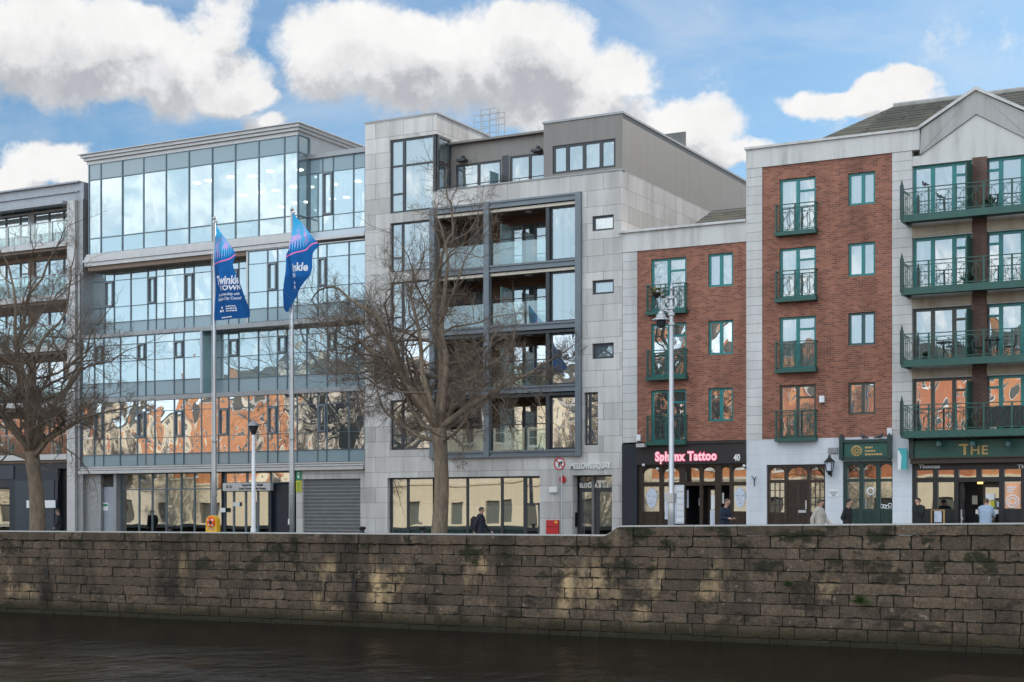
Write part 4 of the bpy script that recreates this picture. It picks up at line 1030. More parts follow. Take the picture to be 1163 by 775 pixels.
def low_house():
    root = thing('low_brick_house', (X(778), YD, 0), 'lower red brick house with slate roof above the black tattoo shop front', 'house')
    x0, xq, x1 = X(706.7)+.03, X(724), X(848)-.005
    zt = Z(705.5,265.8); zb = Z(724,285.6); zg = Z(724,502.6)
    fr = [(X(739.5),X(779.5),Z(739.5,b),Z(739.5,a)) for a,b in ((295,354.5),(368.5,428.5),(444,502))]
    wn = [(X(804.3),X(832.6),Z(804,b),Z(804,a)) for a,b in ((289,326.5),(365,403.5),(441.2,479))]
    b = MB(); b.wall(xq, x1, zg, zb, YD, fr+wn, .16); b.build('brick_wall', M['brick'], root)
    q = MB(); q.box(x0, xq-.001, YD-.03, YD+.4, zg, zb-.0); q.build('quoin', M['quoin'], root)
    p = MB(); p.box(x0, x1, YD-.05, YD+.35, zb+.001, zt); p.build('parapet', M['render'], root)
    c = MB(); c.box(x0-.12, x1, YD-.16, YD+.42, zt+.001, zt+.10); c.build('coping', M['render'], root)
    for i,h in enumerate(fr):
        window(root,*h,YD+.08,M['teal'],M['g_flat'] if i==0 else M['g_low'],(1,1.05),{1:[.76]},.085,name='french_window',curtain=((.04,.3),(.55,.95)) if i==0 else ((.0,.2),) if i==1 else None)
        juliet(root,h[0]+.0,h[1]-.0,h[2]-.02,h[2]+1.05,YD-.01)
    for i,h in enumerate(wn):
        window(root,*h,YD+.08,M['teal'],M['g_flat'] if i==0 else M['g_low'],(1,1),None,.085,curtain=((.03,.46),(.52,.97)) if i<2 else ((.0,.25),),sill=.0)
    fl = MB(); xx=X(745.5); fl.build
    # hip roof behind the parapet
    yr = YD+4.0
    r0 = (PX(775,YD+.5), YD+.5, PZ(775,258.5,YD+.5)-.35); zr = PZ(809,239.5,yr); xr = PX(809,yr)
    rf = MB(); zE = zt-.35
    rf.face([(r0[0]-.4,YD+.4,zE),(x1+.2,YD+.4,zE),(x1+.2,yr,zr),(xr,yr,zr)]); rf.face([(r0[0]-.4,YD+.4,zE),(xr,yr,zr),(r0[0]-.4,yr+4,zE)]); rf.face([(r0[0]-.4,yr+4,zE),(xr,yr,zr),(x1+.2,yr,zr),(x1+.2,yr+4,zE)])
    rf.build('tiled_roof', M['tiles'], root)
    fr_ = MB(); fr_.box(x0,x1,YD+.4,YD+9,zE-.3,zE-.02); fr_.face([(x0,YD+9,0),(x1,YD+9,0),(x1,YD+9,zE),(x0,YD+9,zE)]); fr_.build('flat_roof', M['concrete'], root)
    iw = MB(); iw.box(x0,x1,YD+3.2,YD+3.3,zg,zE-.3)
    iw.build('inner_wall', M['room'], root)
    ft = MB()
    for h in fr: ft.box(x0,x1,YD+.3,YD+3.2,h[2]-.35,h[2]-.06)
    ft.build('floor_slab', M['ceil'], root)
    gr = 0.0
    # --- tattoo shop front
    zf0, zf1 = Z(724,527.5), zg-.003
    pr = MB(); pr.box(x0,X(724.5),YD-.10,YD+.3,gr,Z(707,505)); pr.build('shop_pier', M['navy'], root)
    zc = Z(780,527.5)
    fc = MB(); fc.box(X(724.5)+.005,x1,YD-.14,YD+.2,zc,zf1-.02); fc.box(X(724.5)+.005,x1,YD-.2,YD-.14,zf1-.12,zf1-.02); fco = fc.build('shop_sign', M['signbrown'], root)
    zt_ = Z(780,523.2); th = Z(780,513)-zt_
    glow = text_mb('Sphynx Tattoo', X(746), zt_, YD-.15, th, bold=.075, sx=.80, depth=.03, space=1.1); glow.build('lettering_edge', M['pinkneon'], fco)
    tx = text_mb('Sphynx Tattoo', X(746), zt_, YD-.185, th, bold=.035, sx=.80, depth=.01, space=1.1); tx.build('lettering', M['pinkface'], fco)
    tx = text_mb('40', X(835), Z(835,523.5), YD-.16, th*.72, bold=.03, sx=.72, depth=.02); tx.build('house_number', M['white'], fco)
    lm = MB(); lm.box(X(728),X(737),YD-.5,YD-.2,Z(732,508.5),Z(732,504.5)); lm.box(X(731.5),X(733.5),YD-.2,YD,Z(732,506),Z(732,504.8)); lm.build('flood_lamp', M['lightmetal'], root)
    ab = MB(); ab.box(X(724.3),X(728.6),YD-.14,YD-.035,Z(726,501),Z(726,494)); ab.build('alarm_box', M['chalk'], root)
    yS = YD+.05
    zl, zh = Z(780,549), zc            # transom rail height and head
    fw = MB(); gl = MB(); panes = [(730,748.3),(752.8,771),(778.5,794),(798,811.5),(819,828),(832,847.5)]
    fw.box(X(724.5)+.006,x1-.002,yS-.02,yS+.1,zl-.10,zl+.04); fw.box(X(724.5)+.006,x1-.002,yS-.02,yS+.1,zh-.10,zh-.001)
    ed = [724.6]+[v for p_ in panes for v in p_]+[848]
    for a,b_ in zip(ed[::2],ed[1::2]):
        fw.box(X(a)+.008,X(b_)-.004,yS-.03,yS+.11,gr+.02,zh-.002)
    for a,b_ in panes:
        arched_pane(gl,fw,X(a),X(b_),zl+.05,zh-.14,yS+.05)
    for a,b_ in (panes[0],panes[1],panes[5]):
        z1_, z0_ = zl-.12, Z(780,581)
        gl.face([(X(a),yS+.05,z0_),(X(b_),yS+.05,z0_),(X(b_),yS+.05,z1_),(X(a),yS+.05,z1_)])
        panelled(fw,X(a),X(b_),gr+.1,z0_,yS,1,1)
    so = fw.build('shop_front', M['shopbrown'], root); gl.build('pane', M['g_shop'], so)
    # door open into a dark passage, glazed inner door
    dk = MB(); dk.box(X(776.5),X(829),YD+2.0,YD+2.05,gr,zl); dk.box(X(772),X(776),YD+.2,YD+2,gr,zl); dk.box(X(829),X(831),YD+.2,YD+2,gr,zl); dk.box(X(772),X(831),YD+.2,YD+2,zl-.05,zl); dk.build('porch', M['black'], root)
    d = MB(); dx0, dx1, dz1 = X(795), X(807), zl-.15; d.box(dx0,dx0+.1,YD+.9,YD+.96,gr+.03,dz1); d.box(dx1-.1,dx1,YD+.9,YD+.96,gr+.03,dz1); d.box(dx0+.1,dx1-.1,YD+.9,YD+.96,dz1-.12,dz1); d.box(dx0+.1,dx1-.1,YD+.9,YD+.96,gr+.03,1.35); do = d.build('inner_door', M['shopbrown'], root)
    g2 = MB(); g2.face([(dx0+.1,YD+.93,1.35),(dx1-.1,YD+.93,1.35),(dx1-.1,YD+.93,dz1-.12),(dx0+.1,YD+.93,dz1-.12)]); g2.build('pane', M['g_shop'], do)
    hn = MB(); hn.tube([(dx1-.16,YD+.86,1.2),(dx1-.03,YD+.86,1.2)],.02,6); hn.build('handle', M['gold'], do)
    # white faces etched on the end windows
    for a,b_ in (panes[0],panes[5]):
        xm = (X(a)+X(b_))/2; zm = Z(780,565.5); k = .30; hh = .46
        pts = [(0,-1.0),(.28,-.78),(.55,-.62),(.72,-.2),(.80,.25),(.62,.62),(.3,.78),(0,.98),(-.3,.78),(-.62,.62),(-.80,.25),(-.72,-.2),(-.55,-.62),(-.28,-.78)]
        e = MB(); e.prism([(xm+px*k*1.0,zm+pz*hh) for px,pz in pts],yS+.03,yS+.04); eo = e.build('etched_face', M['paperblue'], so)
        f = MB(); f.box(xm-.05,xm+.05,yS+.022,yS+.028,zm-.26,zm-.22); f.box(xm-.17,xm-.06,yS+.022,yS+.028,zm+.06,zm+.09); f.box(xm+.06,xm+.17,yS+.022,yS+.028,zm+.06,zm+.09); f.build('face_features', M['greywall'], eo)
    # posters and price sheets in the porch
    po = random.Random(3)
    def paper(px0,px1,py0,py1,y,m): b=MB(); b.box(PX(px0,y),PX(px1,y),y,y+.01,PZ(px0,py1,y),PZ(px0,py0,y)); b.build('poster', m, root)
    paper(766.5,777,551,595,YD-.01,M['paperblue'])
    for k in range(6):
        z_ = 553+k*7
        paper(768+po.uniform(0,1),776.4,z_,z_+5.2,YD-.03,M['chalk'])
    paper(759,763.5,567,595,YD-.01,M['chalk']); paper(755,759,560,590,YD-.02,M['paperblue'])
    paper(779,782,557,577,YD+.25,M['paperblue']); paper(793.5,798.5,566,574.5,YD+.85,M['paperblue']); paper(807.5,813,562.5,578,YD+.1,M['chalk']); paper(806.5,813,579.5,597,YD+.1,M['paperblue']); paper(815,818.5,555,575,YD+.15,M['paperblue']); paper(819,822,560,572,YD+.15,M['chalk'])
    for px,py in ((748.8,533),(847,529.5),(733,528.5)):
        b=MB(); b.sphere((X(px),YD-.2,Z(px,py)),.06,.08,.06,5); b.build('spot_lamp', M['chalk'], so)
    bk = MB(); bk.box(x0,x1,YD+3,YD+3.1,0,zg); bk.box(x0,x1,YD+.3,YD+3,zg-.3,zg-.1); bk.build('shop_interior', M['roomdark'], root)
    return root
low_house()

def tall_house():
    root = thing('tall_brick_house', (X(960), YD, G(X(960))), 'tall red brick apartment house with pale gable and green balconies over the pub', 'apartment house')
    x0, xq, xb, xs, x1 = X(848), X(866), X(1013.5), X(1036), X(1330)
    zt = Z(847,171.3); zbr = Z(866,190.5); zg = Z(866,499.5)
    zfl = [Z(1024,p) for p in (496.4,417.3,337,255.7)]
    fr = [(X(885.5),X(926.5),Z(885.5,b),Z(885.5,a)) for a,b in ((204.5,265),(283,340),(361,420),(438,497.5))]
    wn = [(X(963.4),X(994),Z(963.4,b),Z(963.4,a)) for a,b in ((197.6,234),(277,314.5),(355.8,392.8),(435,471.3))]
    b = MB(); b.wall(xq, xb, zg, zbr, YD, fr+wn, .16); b.build('brick_wall', M['brick'], root)
    q = MB(); q.box(x0,xq-.001,YD-.05,YD+.4,zg,zbr); q.box(xb+.001,xs-.0,YD-.04,YD+.4,zg,zbr); q.build('quoin', M['quoin'], root)
    sw = MB(); sw.face([(x0,YD+.3,Z(847,285)),(x0,YD+14,Z(847,285)),(x0,YD+14,zt),(x0,YD+.3,zt)]); sw.build('side_wall', M['brick'], root)
    # parapet band then the gable: outer raking band, recessed tympanum
    xg0, xgm = X(1045), X(1109); xg1 = 2*xgm-xg0; za = Z(1109,103.3); zpa = Z(1045,150.4)
    p = MB(); p.box(x0,xg0-.001,YD-.07,YD+.4,zbr+.001,zt); p.build('parapet', M['render'], root)
    c = MB(); c.box(x0-.05,xg0-.06,YD-.16,YD+.45,zt+.001,zt+.09); c.build('coping', M['render'], root)
    zi = Z(1110.4,129.7); xi0 = X(1053.6); zi0 = Z(1053.6,171); xi1 = 2*xgm-xi0
    zlow = Z(1050,176.5)
    g = MB()
    xl_, xr_ = xg0, xg1
    g.prism([(xl_,zlow),(xi0-.3,zlow),(xgm,zi),(xgm,za),(xl_+.05,zt)],YD-.07,YD+.4)
    g.prism([(xr_,zlow),(xr_-.05,zt),(xgm+.001,za),(xgm+.001,zi),(xi1+.3,zlow)],YD-.07,YD+.4)
    g.box(xr_+.001,x1,YD-.07,YD+.4,zbr,zt); g.build('gable_band', M['gable'], root)
    cg = MB()
    for s in (-1,1):
        a, bq = (xg0-.05 if s<0 else xg1+.05), xgm
        cg.prism([(a,zt+.001),(a,zt+.11),(bq,za+.13),(bq,za+.001)] if s<0 else [(a,zt+.001),(bq+.001,za+.001),(bq+.001,za+.13),(a,zt+.11)],YD-.17,YD+.45)
    cg.build('gable_coping', M['render'], root)
    # pale field below, pierced by the balcony doors
    bay = []; zs4 = zfl+[None]
    tops = [Z(1036,p) for p in (430.5,351,271,189)]
    xa = [(X(1036.2),X(1104)),(X(1116.5),X(1184)),(X(1196),X(1262))]
    for i,z in enumerate(zfl):
        for a,b_ in xa: bay.append((a,b_,z+.05,tops[i],.3))
    rnt = MB(); rnt.wall(xs+.001,x1,zg+.2,zlow,YD,bay,.3)
    rnt.prism([(xs+.001,zlow),(xi1+1.2,zlow),(xi1+.28,zlow+.001),(xgm,zi-.01),(xi0-.28,zlow+.001)],YD+.0,YD+.3)
    rnt.build('rendered_field', M['render'], root)
    pb = MB()
    for a in (X(1104)+.02, X(1184)+.02): pb.box(a,a+.52,YD-.06,YD+.2,zfl[0]-.0,zlow-.3)
    pb.build('brick_pilaster', M['brickdk'], root)
    # doors, windows
    for i,h in enumerate(fr):
        k = 3-i
        window(root,*h,YD+.08,M['teal'] if i<3 else M['brownframe'],M['g_flat'] if i<3 else M['g_low'],(1,1.05),{1:[.76]},.085,name='french_window',curtain=((.02,.35),(.52,.98)) if i<3 else None)
        juliet(root,h[0],h[1],h[2]-.02,h[2]+1.05,YD-.01)
    for i,h in enumerate(wn):
        window(root,*h,YD+.08,M['teal'] if i<2 else M['tealdk'] if i<3 else M['brownframe'],M['g_flat'] if i<3 else M['g_low'],(1.15,1),None,.085,curtain=((.03,.5),) if i<3 else None)
    for i,z in enumerate(zfl):
        for k,(a,b_) in enumerate(xa):
            fm = M['teal'] if i>1 or k else M['brownframe']
            window(root,a+.005,b_-.005,z+.05,tops[i]-.005,YD+.16,fm,M['g_flat'] if i>0 else M['g_low'],(1,1.1,.95) if k==0 else (.85,1.1,1),{2:[.78]} if k==0 else {0:[.8]},.10,name='balcony_door',curtain=(((.02,.16),(.8,.98)) if i>1 else ((.4,.62),) if i==1 else None))
        # balcony: slab, edge beam, railing
        proj = 1.05; yb = YD-proj
        xb0 = PX(1024.3, yb); xb1 = x1-1
        s = MB(); s.box(xb0,xb1,yb,YD-.065,z,z+.07); s.box(xb0-.03,xb1,yb-.05,yb+.06,z-.10,z+.16); s.box(xb0-.03,xb0+.06,yb+.062,YD-.05,z-.10,z+.16); so = s.build('balcony', M['green'], root)
        r = MB(); xx = xb0; n = 0; z0_, z1_ = z+.16, z+1.12
        pan = .98
        while xx < xb1-.5: rail_panel(r,xx,xx+pan,yb,z0_,z1_); xx += pan
        r.box(xb0-.02,xb0+.02,yb+.02,YD-.05,z1_-.035,z1_); r.box(xb0-.015,xb0+.015,yb+.02,YD-.05,z0_+.05,z0_+.08)
        for q_ in (.3,.55,.8): r.box(xb0-.012,xb0+.012,yb+q_*1.0-.01,yb+q_*1.0+.01,z0_,z1_)
        r.build('railing', M['green'], so)
        e = MB(); e.box(xb0-.06,xb0+.06,yb-.07,yb+.07,z+.0,z1_+.12); e.prism([(xb0-.05,z1_+.121),(xb0+.05,z1_+.121),(xb0,z1_+.34)],yb-.04,yb+.04); e.build('end_post', M['greendk'], so)
        dv = MB(); a = X(1104)+.0
        dv.prism([(a-.03,z+.07),(a+.03,z+.07),(a+.03,tops[i]-.2),(a-.03,tops[i]-.45)],yb+.03,YD-.07); dv.build('divider_fin', M['green'], so)
        if i < 3 and i >= 0:
            for a,b_ in xa:
                pl = MB(); pl.box(a,b_,YD-.05,YD-.004,tops[i]+.04,zfl[i+1]-.12 if i<3 else tops[i]+.5); pl.build('stained_panel', M['rust'], root)
        if i == 0:
            wb = MB(); xx = xb0+pan*3
            while xx < xb1-.5: wb.box(xx+.04,xx+pan-.04,yb+.03,yb+.045,z0_+.08,z1_-.17); xx += pan
            wb.build('woven_screen', M['black'], so)
    # roof with its left hip
    yr = YD+6.5; zr = PZ(1015,121,yr); xr = PX(1015,yr); xh = PX(905,YD+.6); zE = zt-.25
    rf = MB(); y0 = YD+.41
    rf.face([(x0+.4,y0,zE-.3),(x1,y0,zE-.3),(x1,yr,zr),(xr,yr,zr)]); rf.face([(x0+.4,y0,zE-.3),(xr,yr,zr),(x0+.4,yr+6,zE-.3)]); rf.face([(x0+.4,yr+6,zE-.3),(xr,yr,zr),(x1,yr,zr),(x1,yr+6,zE-.3)])
    gy = yr*.4+y0*.6
    k = (za-.05-(zE-.3))/(zr-zE+.3); ygr = y0+(yr-y0)*min(1,k)
    rf.face([(xg0+.3,y0,zt-.1),(xgm,y0,za-.05),(xgm,ygr,za-.05)]); rf.face([(xg1-.3,y0,zt-.1),(xgm,ygr,za-.05),(xgm,y0,za-.05)])
    rf.build('tiled_roof', M['tiles'], root)
    rd = MB(); rd.tube([(xr,yr,zr+.03),(x1,yr,zr+.03)],.1,6); rd.build('ridge_tiles', M['gable'], root)
    bk = MB(); bk.face([(x0,YD+14,0),(x1,YD+14,0),(x1,YD+14,zE),(x0,YD+14,zE)]); bk.box(x0,x1,YD+.4,YD+14,zE-.6,zE-.4); bk.face([(x1,YD,0),(x1,YD+14,0),(x1,YD+14,zE),(x1,YD,zE)]); bk.build('rear_wall', M['concrete'], root)
    iw = MB(); iw.box(x0+.1,x1,YD+3.4,YD+3.5,zg,zE-.6); iw.box(xb+.4,xb+.5,YD+.4,YD+3.4,zg,zE-.6); iw.build('inner_wall', M['room'], root)
    ft = MB()
    for z in zfl+[zlow]: ft.box(x0+.1,x1-.1,YD+.4,YD+3.4,z-.35,z-.02)
    ft.build('floor_slab', M['ceil'], root)
    # --- painted ground floor
    gr = G(X(960))-.05
    zc = Z(900,527.8)
    dh = (X(871),X(937.5),gr,zc); sh = (X(957.5),X(1014),gr,Z(985,524)); pubh = (X(1036.2),x1-.5,gr,zg-.1)
    gw = MB(); gw.wall(x0,x1,gr-.3,zg,YD-.04,[dh,sh,pubh],.25); gw.build('ground_floor_wall', M['whitestone'], root)
    yS = YD+.08
    # left doorway with sidelights
    fw = MB(); gl = MB(); zl = Z(900,546.5); zh = zc
    ed = [871.2,873.6,890.3,894,916.4,919.8,935.6,937.3]
    for a,b_ in zip(ed[::2],ed[1::2]): fw.box(X(a),X(b_),yS-.04,yS+.1,gr,zh-.003)
    fw.box(X(871.2)+.003,X(937.3)-.003,yS-.03,yS+.09,zl-.07,zl+.05); fw.box(X(871.2)+.003,X(937.3)-.003,yS-.03,yS+.09,zh-.10,zh-.006)
    for a,b_ in zip(ed[1::2],ed[2::2]): arched_pane(gl,fw,X(a),X(b_),zl+.05,zh-.11,yS+.04)
    for a,b_ in ((873.6,890.3),(919.8,935.6)):
        zz = Z(900,582); gl.face([(X(a),yS+.04,zz),(X(b_),yS+.04,zz),(X(b_),yS+.04,zl-.07),(X(a),yS+.04,zl-.07)]); panelled(fw,X(a),X(b_),gr+.05,zz,yS,1,1)
        for k in (1,2): fw.box(X(a)+(X(b_)-X(a))*k/3-.012,X(a)+(X(b_)-X(a))*k/3+.012,yS+.0,yS+.03,zz,zl-.07)
        for k in (1,2,3): z_=zz+(zl-.07-zz)*k/4; fw.box(X(a),X(b_),yS+.004,yS+.028,z_-.012,z_+.012)
    dso = fw.build('doorway_frame', M['shopbrown'], root); gl.build('pane', M['g_shop'], dso)
    d = MB(); panelled(d,X(894)+.004,X(916.4)-.004,gr+.03,zl-.075,yS-.0,2,3); do = d.build('front_door', M['shopbrown'], root)
    lb = MB(); lb.box(X(906.5),X(915.3),yS-.06,yS-.026,Z(905,582.6),Z(905,579.6)); lb.build('letter_box', M['silver'], do)
    hn = MB(); hn.box(X(914.5),X(916),yS-.08,yS-.03,Z(915,578.5),Z(915,568.5)); hn.build('handle', M['silver'], do)
    # green sign with brackets and three-light window
    zs0, zs1 = Z(985,522.5), Z(985,503)
    s = MB(); s.box(X(960),X(1009.5),YD-.18,YD-.045,zs0+.12,zs1); so = s.build('small_green_sign', M['greensign'], root)
    s2 = MB(); s2.box(X(957.5),X(1012.8),YD-.26,YD-.045,zs1+.002,zs1+.12); s2.box(X(957.5),X(1012.8),YD-.22,YD-.045,zs0-.02,zs0+.118)
    for a in (955.4,1009.8):
        s2.box(X(a),X(a+4.2),YD-.30,YD-.042,zs0+.02,zs1+.16); s2.prism([(X(a)-.02,zs1+.161),(X(a+4.2)+.02,zs1+.161),(X(a+2.1),zs1+.34)],YD-.3,YD-.05)
    s2.build('sign_bracket', M['greendk'], so)
    em = MB(); xe, ze = X(974.5), Z(974,512.5); em.ring((xe,YD-.185,ze),.19,.022,18,4)
    for k in range(8): em.ring((xe+.11*math.cos(k*.785),YD-.185,ze+.11*math.sin(k*.785)),.06,.012,8,4)
    em.build('gold_rosette', M['gold'], so)
    for k,(a,b_) in enumerate(((984,992.5),(984,995.5),(984,1004))):
        ln = MB(); z_ = Z(985,508.6+k*3.9); w_ = X(a); e_ = X(b_); rr = random.Random(k)
        ln.box(w_,e_,YD-.183,YD-.1805,z_-.006,z_+.004)
        while w_ < e_:
            q_ = rr.uniform(.05,.11); ln.box(w_,min(e_,w_+q_),YD-.188,YD-.1831,z_-.035,z_+.03); w_ += q_+.025
        ln.build('gold_line', M['gold'], so)
    fw = MB(); gl = MB(); zh = sh[3]; zl = Z(985,545.5); zz = Z(985,579.5)
    ed = [957.7,962.2,975.6,980.4,994.5,999.4,1012.6,1013.9]
    for a,b_ in zip(ed[::2],ed[1::2]): fw.box(X(a),X(b_),yS-.04,yS+.1,gr,zh-.003)
    for z_ in (zl,zh-.06,zz): fw.box(X(957.7)+.003,X(1013.9)-.003,yS-.03,yS+.09,z_-.06,z_+.05)
    for a,b_ in zip(ed[1::2],ed[2::2]):
        arched_pane(gl,fw,X(a),X(b_),zl+.05,zh-.12,yS+.04); gl.face([(X(a),yS+.04,zz+.05),(X(b_),yS+.04,zz+.05),(X(b_),yS+.04,zl-.06),(X(a),yS+.04,zl-.06)])
        panelled(fw,X(a),X(b_),gr+.05,zz-.06,yS,1,1)
    wo = fw.build('three_light_window', M['greendk'], root); gl.build('pane', M['g_shop'], wo)
    st = MB(); st.ring((X(988),yS+.02,Z(988,558)),.13,.035,12,4); st.build('window_emblem', M['chalk'], wo)
    st = MB(); r_=random.Random(9)
    for k in range(5): xx=X(1001)+k*.1; st.ring((xx,yS+.02,Z(1006,575)+r_.uniform(-.05,.05)),.07,.018,8,4)
    st.build('window_script', M['chalk'], wo)
    # lantern, vent, plaque, hook, boxes
    xl, zl_ = X(945), Z(945,529)
    la = MB(); y_=YD-.34
    for k in range(4):
        t=math.pi/4+k*math.pi/2; la.tube([(xl+.13*math.cos(t),y_+.13*math.sin(t),zl_-.22),(xl+.2*math.cos(t),y_+.2*math.sin(t),zl_+.12)],.018,4)
    la.lathe(xl,y_,[(.24,zl_+.12),(.2,zl_+.16),(.07,zl_+.28),(.05,zl_+.36),(.02,zl_+.42)],8); la.lathe(xl,y_,[(.05,zl_-.38),(.07,zl_-.3),(.14,zl_-.22)],8); la.tube([(xl,y_,zl_-.34),(xl,YD-.1,zl_-.42),(xl,YD-.05,zl_-.2)],.03,5)
    lo = la.build('wall_lantern', M['black'], root); lg = MB(); lg.lathe(xl,y_,[(.11,zl_-.2),(.16,zl_+.1)],8); lg.build('lantern_glass', M['paperblue'], lo)
    vt = MB(); vt.box(X(941.5),X(952),YD-.12,YD-.045,Z(946,515),Z(946,508.8))
    for k in range(4): vt.box(X(942),X(951.5),YD-.135,YD-.121,Z(946,514.3-k*1.4),Z(946,513.6-k*1.4))
    vt.build('vent_box', M['midmetal'], root)
    pq = MB(); pq.box(X(941.5),X(953),YD-.06,YD-.044,Z(946,564.5),Z(946,556)); po = pq.build('name_plaque', M['chalk'], root)
    pl = MB()
    for k in range(3): pl.box(X(942.5)+k*.05,X(952)-k*.05,YD-.067,YD-.062,Z(946,559+k*2)-.02,Z(946,559+k*2)+.015)
    pl.build('plaque_lines', M['midmetal'], po)
    hk = MB(); xk,zk = X(857.5),Z(857.5,545); hk.tube([(xk,YD-.07,zk-.25),(xk,YD-.09,zk+.02),(xk-.09,YD-.14,zk+.14)],.018,5); hk.tube([(xk,YD-.09,zk-.05),(xk+.09,YD-.14,zk+.12)],.018,5); hk.build('iron_hook', M['black'], root)
    for px,py in ((934.3,453.5),(1011.2,490)):
        b_=MB(); b_.box(X(px-2.6),X(px+2.8),YD-.16,YD-.005,Z(px,py+4),Z(px,py-3.6)); b_.build('alarm_box', M['chalk'], root)
    # turquoise hanging sign
    yh = YD-.5; hx = PX(1025,yh); hz = PZ(1025,521,yh)
    hs = MB(); hs.box(hx-.16,hx+.17,yh-.05,yh+.05,hz-.4,hz+.38); ho = hs.build('hanging_sign', M['tealglow'], root)
    bk_ = MB(); bk_.box(hx-.02,hx+.02,yh,YD-.04,hz+.3,hz+.34); bk_.box(hx-.02,hx+.02,yh,YD-.04,hz-.3,hz-.26); bk_.build('sign_arm', M['silver'], ho)
    sm = MB(); sm.prism([(hx-.165,hz-.42),(hx-.05,hz-.42),(hx-.02,hz+.1),(hx-.11,hz+.3),(hx-.165,hz+.3)],yh-.062,yh-.053); sm.build('sign_emblem', M['chalk'], ho)
    return root
M['rust'] = weathered('rust_streaked_panel', (.46,.40,.32), (.22,.14,.07), .9)
tall = tall_house()

def pub():
    root = tall; gr = G(X(1100))-.05
    xa, x1 = X(1037), X(1320)
    zf1, zf0, zk = Z(1040,501.5), Z(1040,520.5), Z(1040,527.3)
    s = MB(); s.box(X(1041),x1,YD-.34,YD-.2,zf0,zf1); so = s.build('pub_sign', M['greensign'], root)
    cn = MB(); cn.box(xa,x1,YD-.42,YD-.2,zk,zk+.09); cn.box(xa,x1,YD-.36,YD-.2,zk+.091,zf0-.05); cn.box(xa,x1,YD-.45,YD-.2,zf0-.049,zf0-.003); cn.build('pub_cornice', M['shopbrown'], so)
    br = MB(); br.box(X(1035.2),X(1040.8),YD-.42,YD-.05,zf0-.02,zf1+.15); br.box(X(1035),X(1041),YD-.46,YD-.05,zf1+.151,zf1+.25); br.box(X(1035.7),X(1040.3),YD-.47,YD-.05,zf0+.15,zf0+.35); br.build('sign_bracket', M['greendk'], so)
    zt_ = Z(1105,516.6)
    h = Z(1105,504.3)-zt_
    tx = text_mb('T', X(1091.5), zt_, YD-.35, h, bold=.018, sx=1.25, depth=.02); tx.build('lettering', M['gold'], so)
    tx = text_mb('HE', X(1104), zt_, YD-.35, h*.83, bold=.02, sx=1.1, depth=.02, space=1.1); tx.build('lettering', M['gold'], so)
    for px in (1072,1110,1150,1188):
        l = MB(); xx=X(px); z_=Z(px,505); l.tube([(xx,YD-.34,z_+.30),(xx,YD-.7,z_+.33),(xx,YD-.85,z_+.15)],.02,5); l.lathe(xx,YD-.85,[(.16,z_-.10),(.13,z_+.06),(.05,z_+.16)],10); l.build('sign_lamp', M['greendk'], so)
    yS = YD-.02; zh = zk-.003
    fw = MB(); gl = MB()
    zA, zB = Z(1060,534.2), Z(1060,542.8); zC, zD = Z(1060,548), Z(1060,578)
    fw.box(xa+.01,x1,yS-.05,yS+.1,zA,zh); fw.box(xa+.01,x1,yS-.04,yS+.09,zC,zB)
    panes = [(1041.4,1060),(1065.4,1084),(1089,1109),(1115,1135),(1140.6,1160),(1165.5,1185),(1190,1210),(1216,1240)]
    ed = [1037.4]+[v for p_ in panes for v in p_]+[1246]
    for i,(a,b_) in enumerate(zip(ed[::2],ed[1::2])):
        if i == 3: fw.box(X(a),X(b_),yS-.045,yS+.095,zC,zA)
        else: fw.box(X(a),X(b_),yS-.06,yS+.11,gr,zA-.002)
    for i,(a,b_) in enumerate(panes):
        gl.face([(X(a),yS+.04,zB),(X(b_),yS+.04,zB),(X(b_),yS+.04,zA),(X(a),yS+.04,zA)])
        if i not in (2,3):
            gl.face([(X(a),yS+.04,zD),(X(b_),yS+.04,zD),(X(b_),yS+.04,zC),(X(a),yS+.04,zC)]); panelled(fw,X(a),X(b_),gr+.05,zD,yS,1,1)
    fo = fw.build('pub_front', M['black'], root); gl.build('pane', M['g_shop'], fo)
    for px in (1044,1156): text_mb('TROPHIES' if 0 else 'Thomas', X(px), Z(px,532.2), yS-.07, .14, bold=.02, sx=1.25, depth=.012).build('lettering', M['chalk'], fo)
    # doorway: one leaf folded back, dark bar inside, glazed leaf with notices
    d = MB(); y_=YD+1.6
    d.box(X(1085),X(1140),y_,y_+.05,gr,zC); d.build('bar_room', M['black'], root)
    lf = MB(); a,b_=X(1089.2),X(1094); panelled(lf,a,b_,gr+.02,zC-.02,yS+.12,1,3); lfo=lf.build('open_door', M['black'], root)
    k = MB(); k.sphere((b_-.05,yS+.08,1.35),.04,.04,.06,5); k.box(a+.05,a+.1,yS+.08,yS+.1,1.1,1.7); k.build('handle', M['silver'], lfo)
    rd = MB(); a,b_=X(1114.5),X(1136); z0_=1.15
    rd.box(a,a+.08,YD+.3,YD+.36,gr,zC); rd.box(b_-.08,b_,YD+.3,YD+.36,gr,zC); rd.box(a+.08,b_-.08,YD+.3,YD+.36,zC-.2,zC); rd.box(a+.08,b_-.08,YD+.3,YD+.36,gr,z0_); rdo=rd.build('glazed_door', M['shopbrown'], root)
    g=MB(); g.face([(a+.08,YD+.33,z0_),(b_-.08,YD+.33,z0_),(b_-.08,YD+.33,zC-.2),(a+.08,YD+.33,zC-.2)]); g.build('pane', M['g_shop'], rdo)
    def paper(px0,px1,py0,py1,y,m,nm='notice'): q=MB(); q.box(PX(px0,y),PX(px1,y),y,y+.012,PZ(px0,py1,y),PZ(px0,py0,y)); return q.build(nm, m, root)
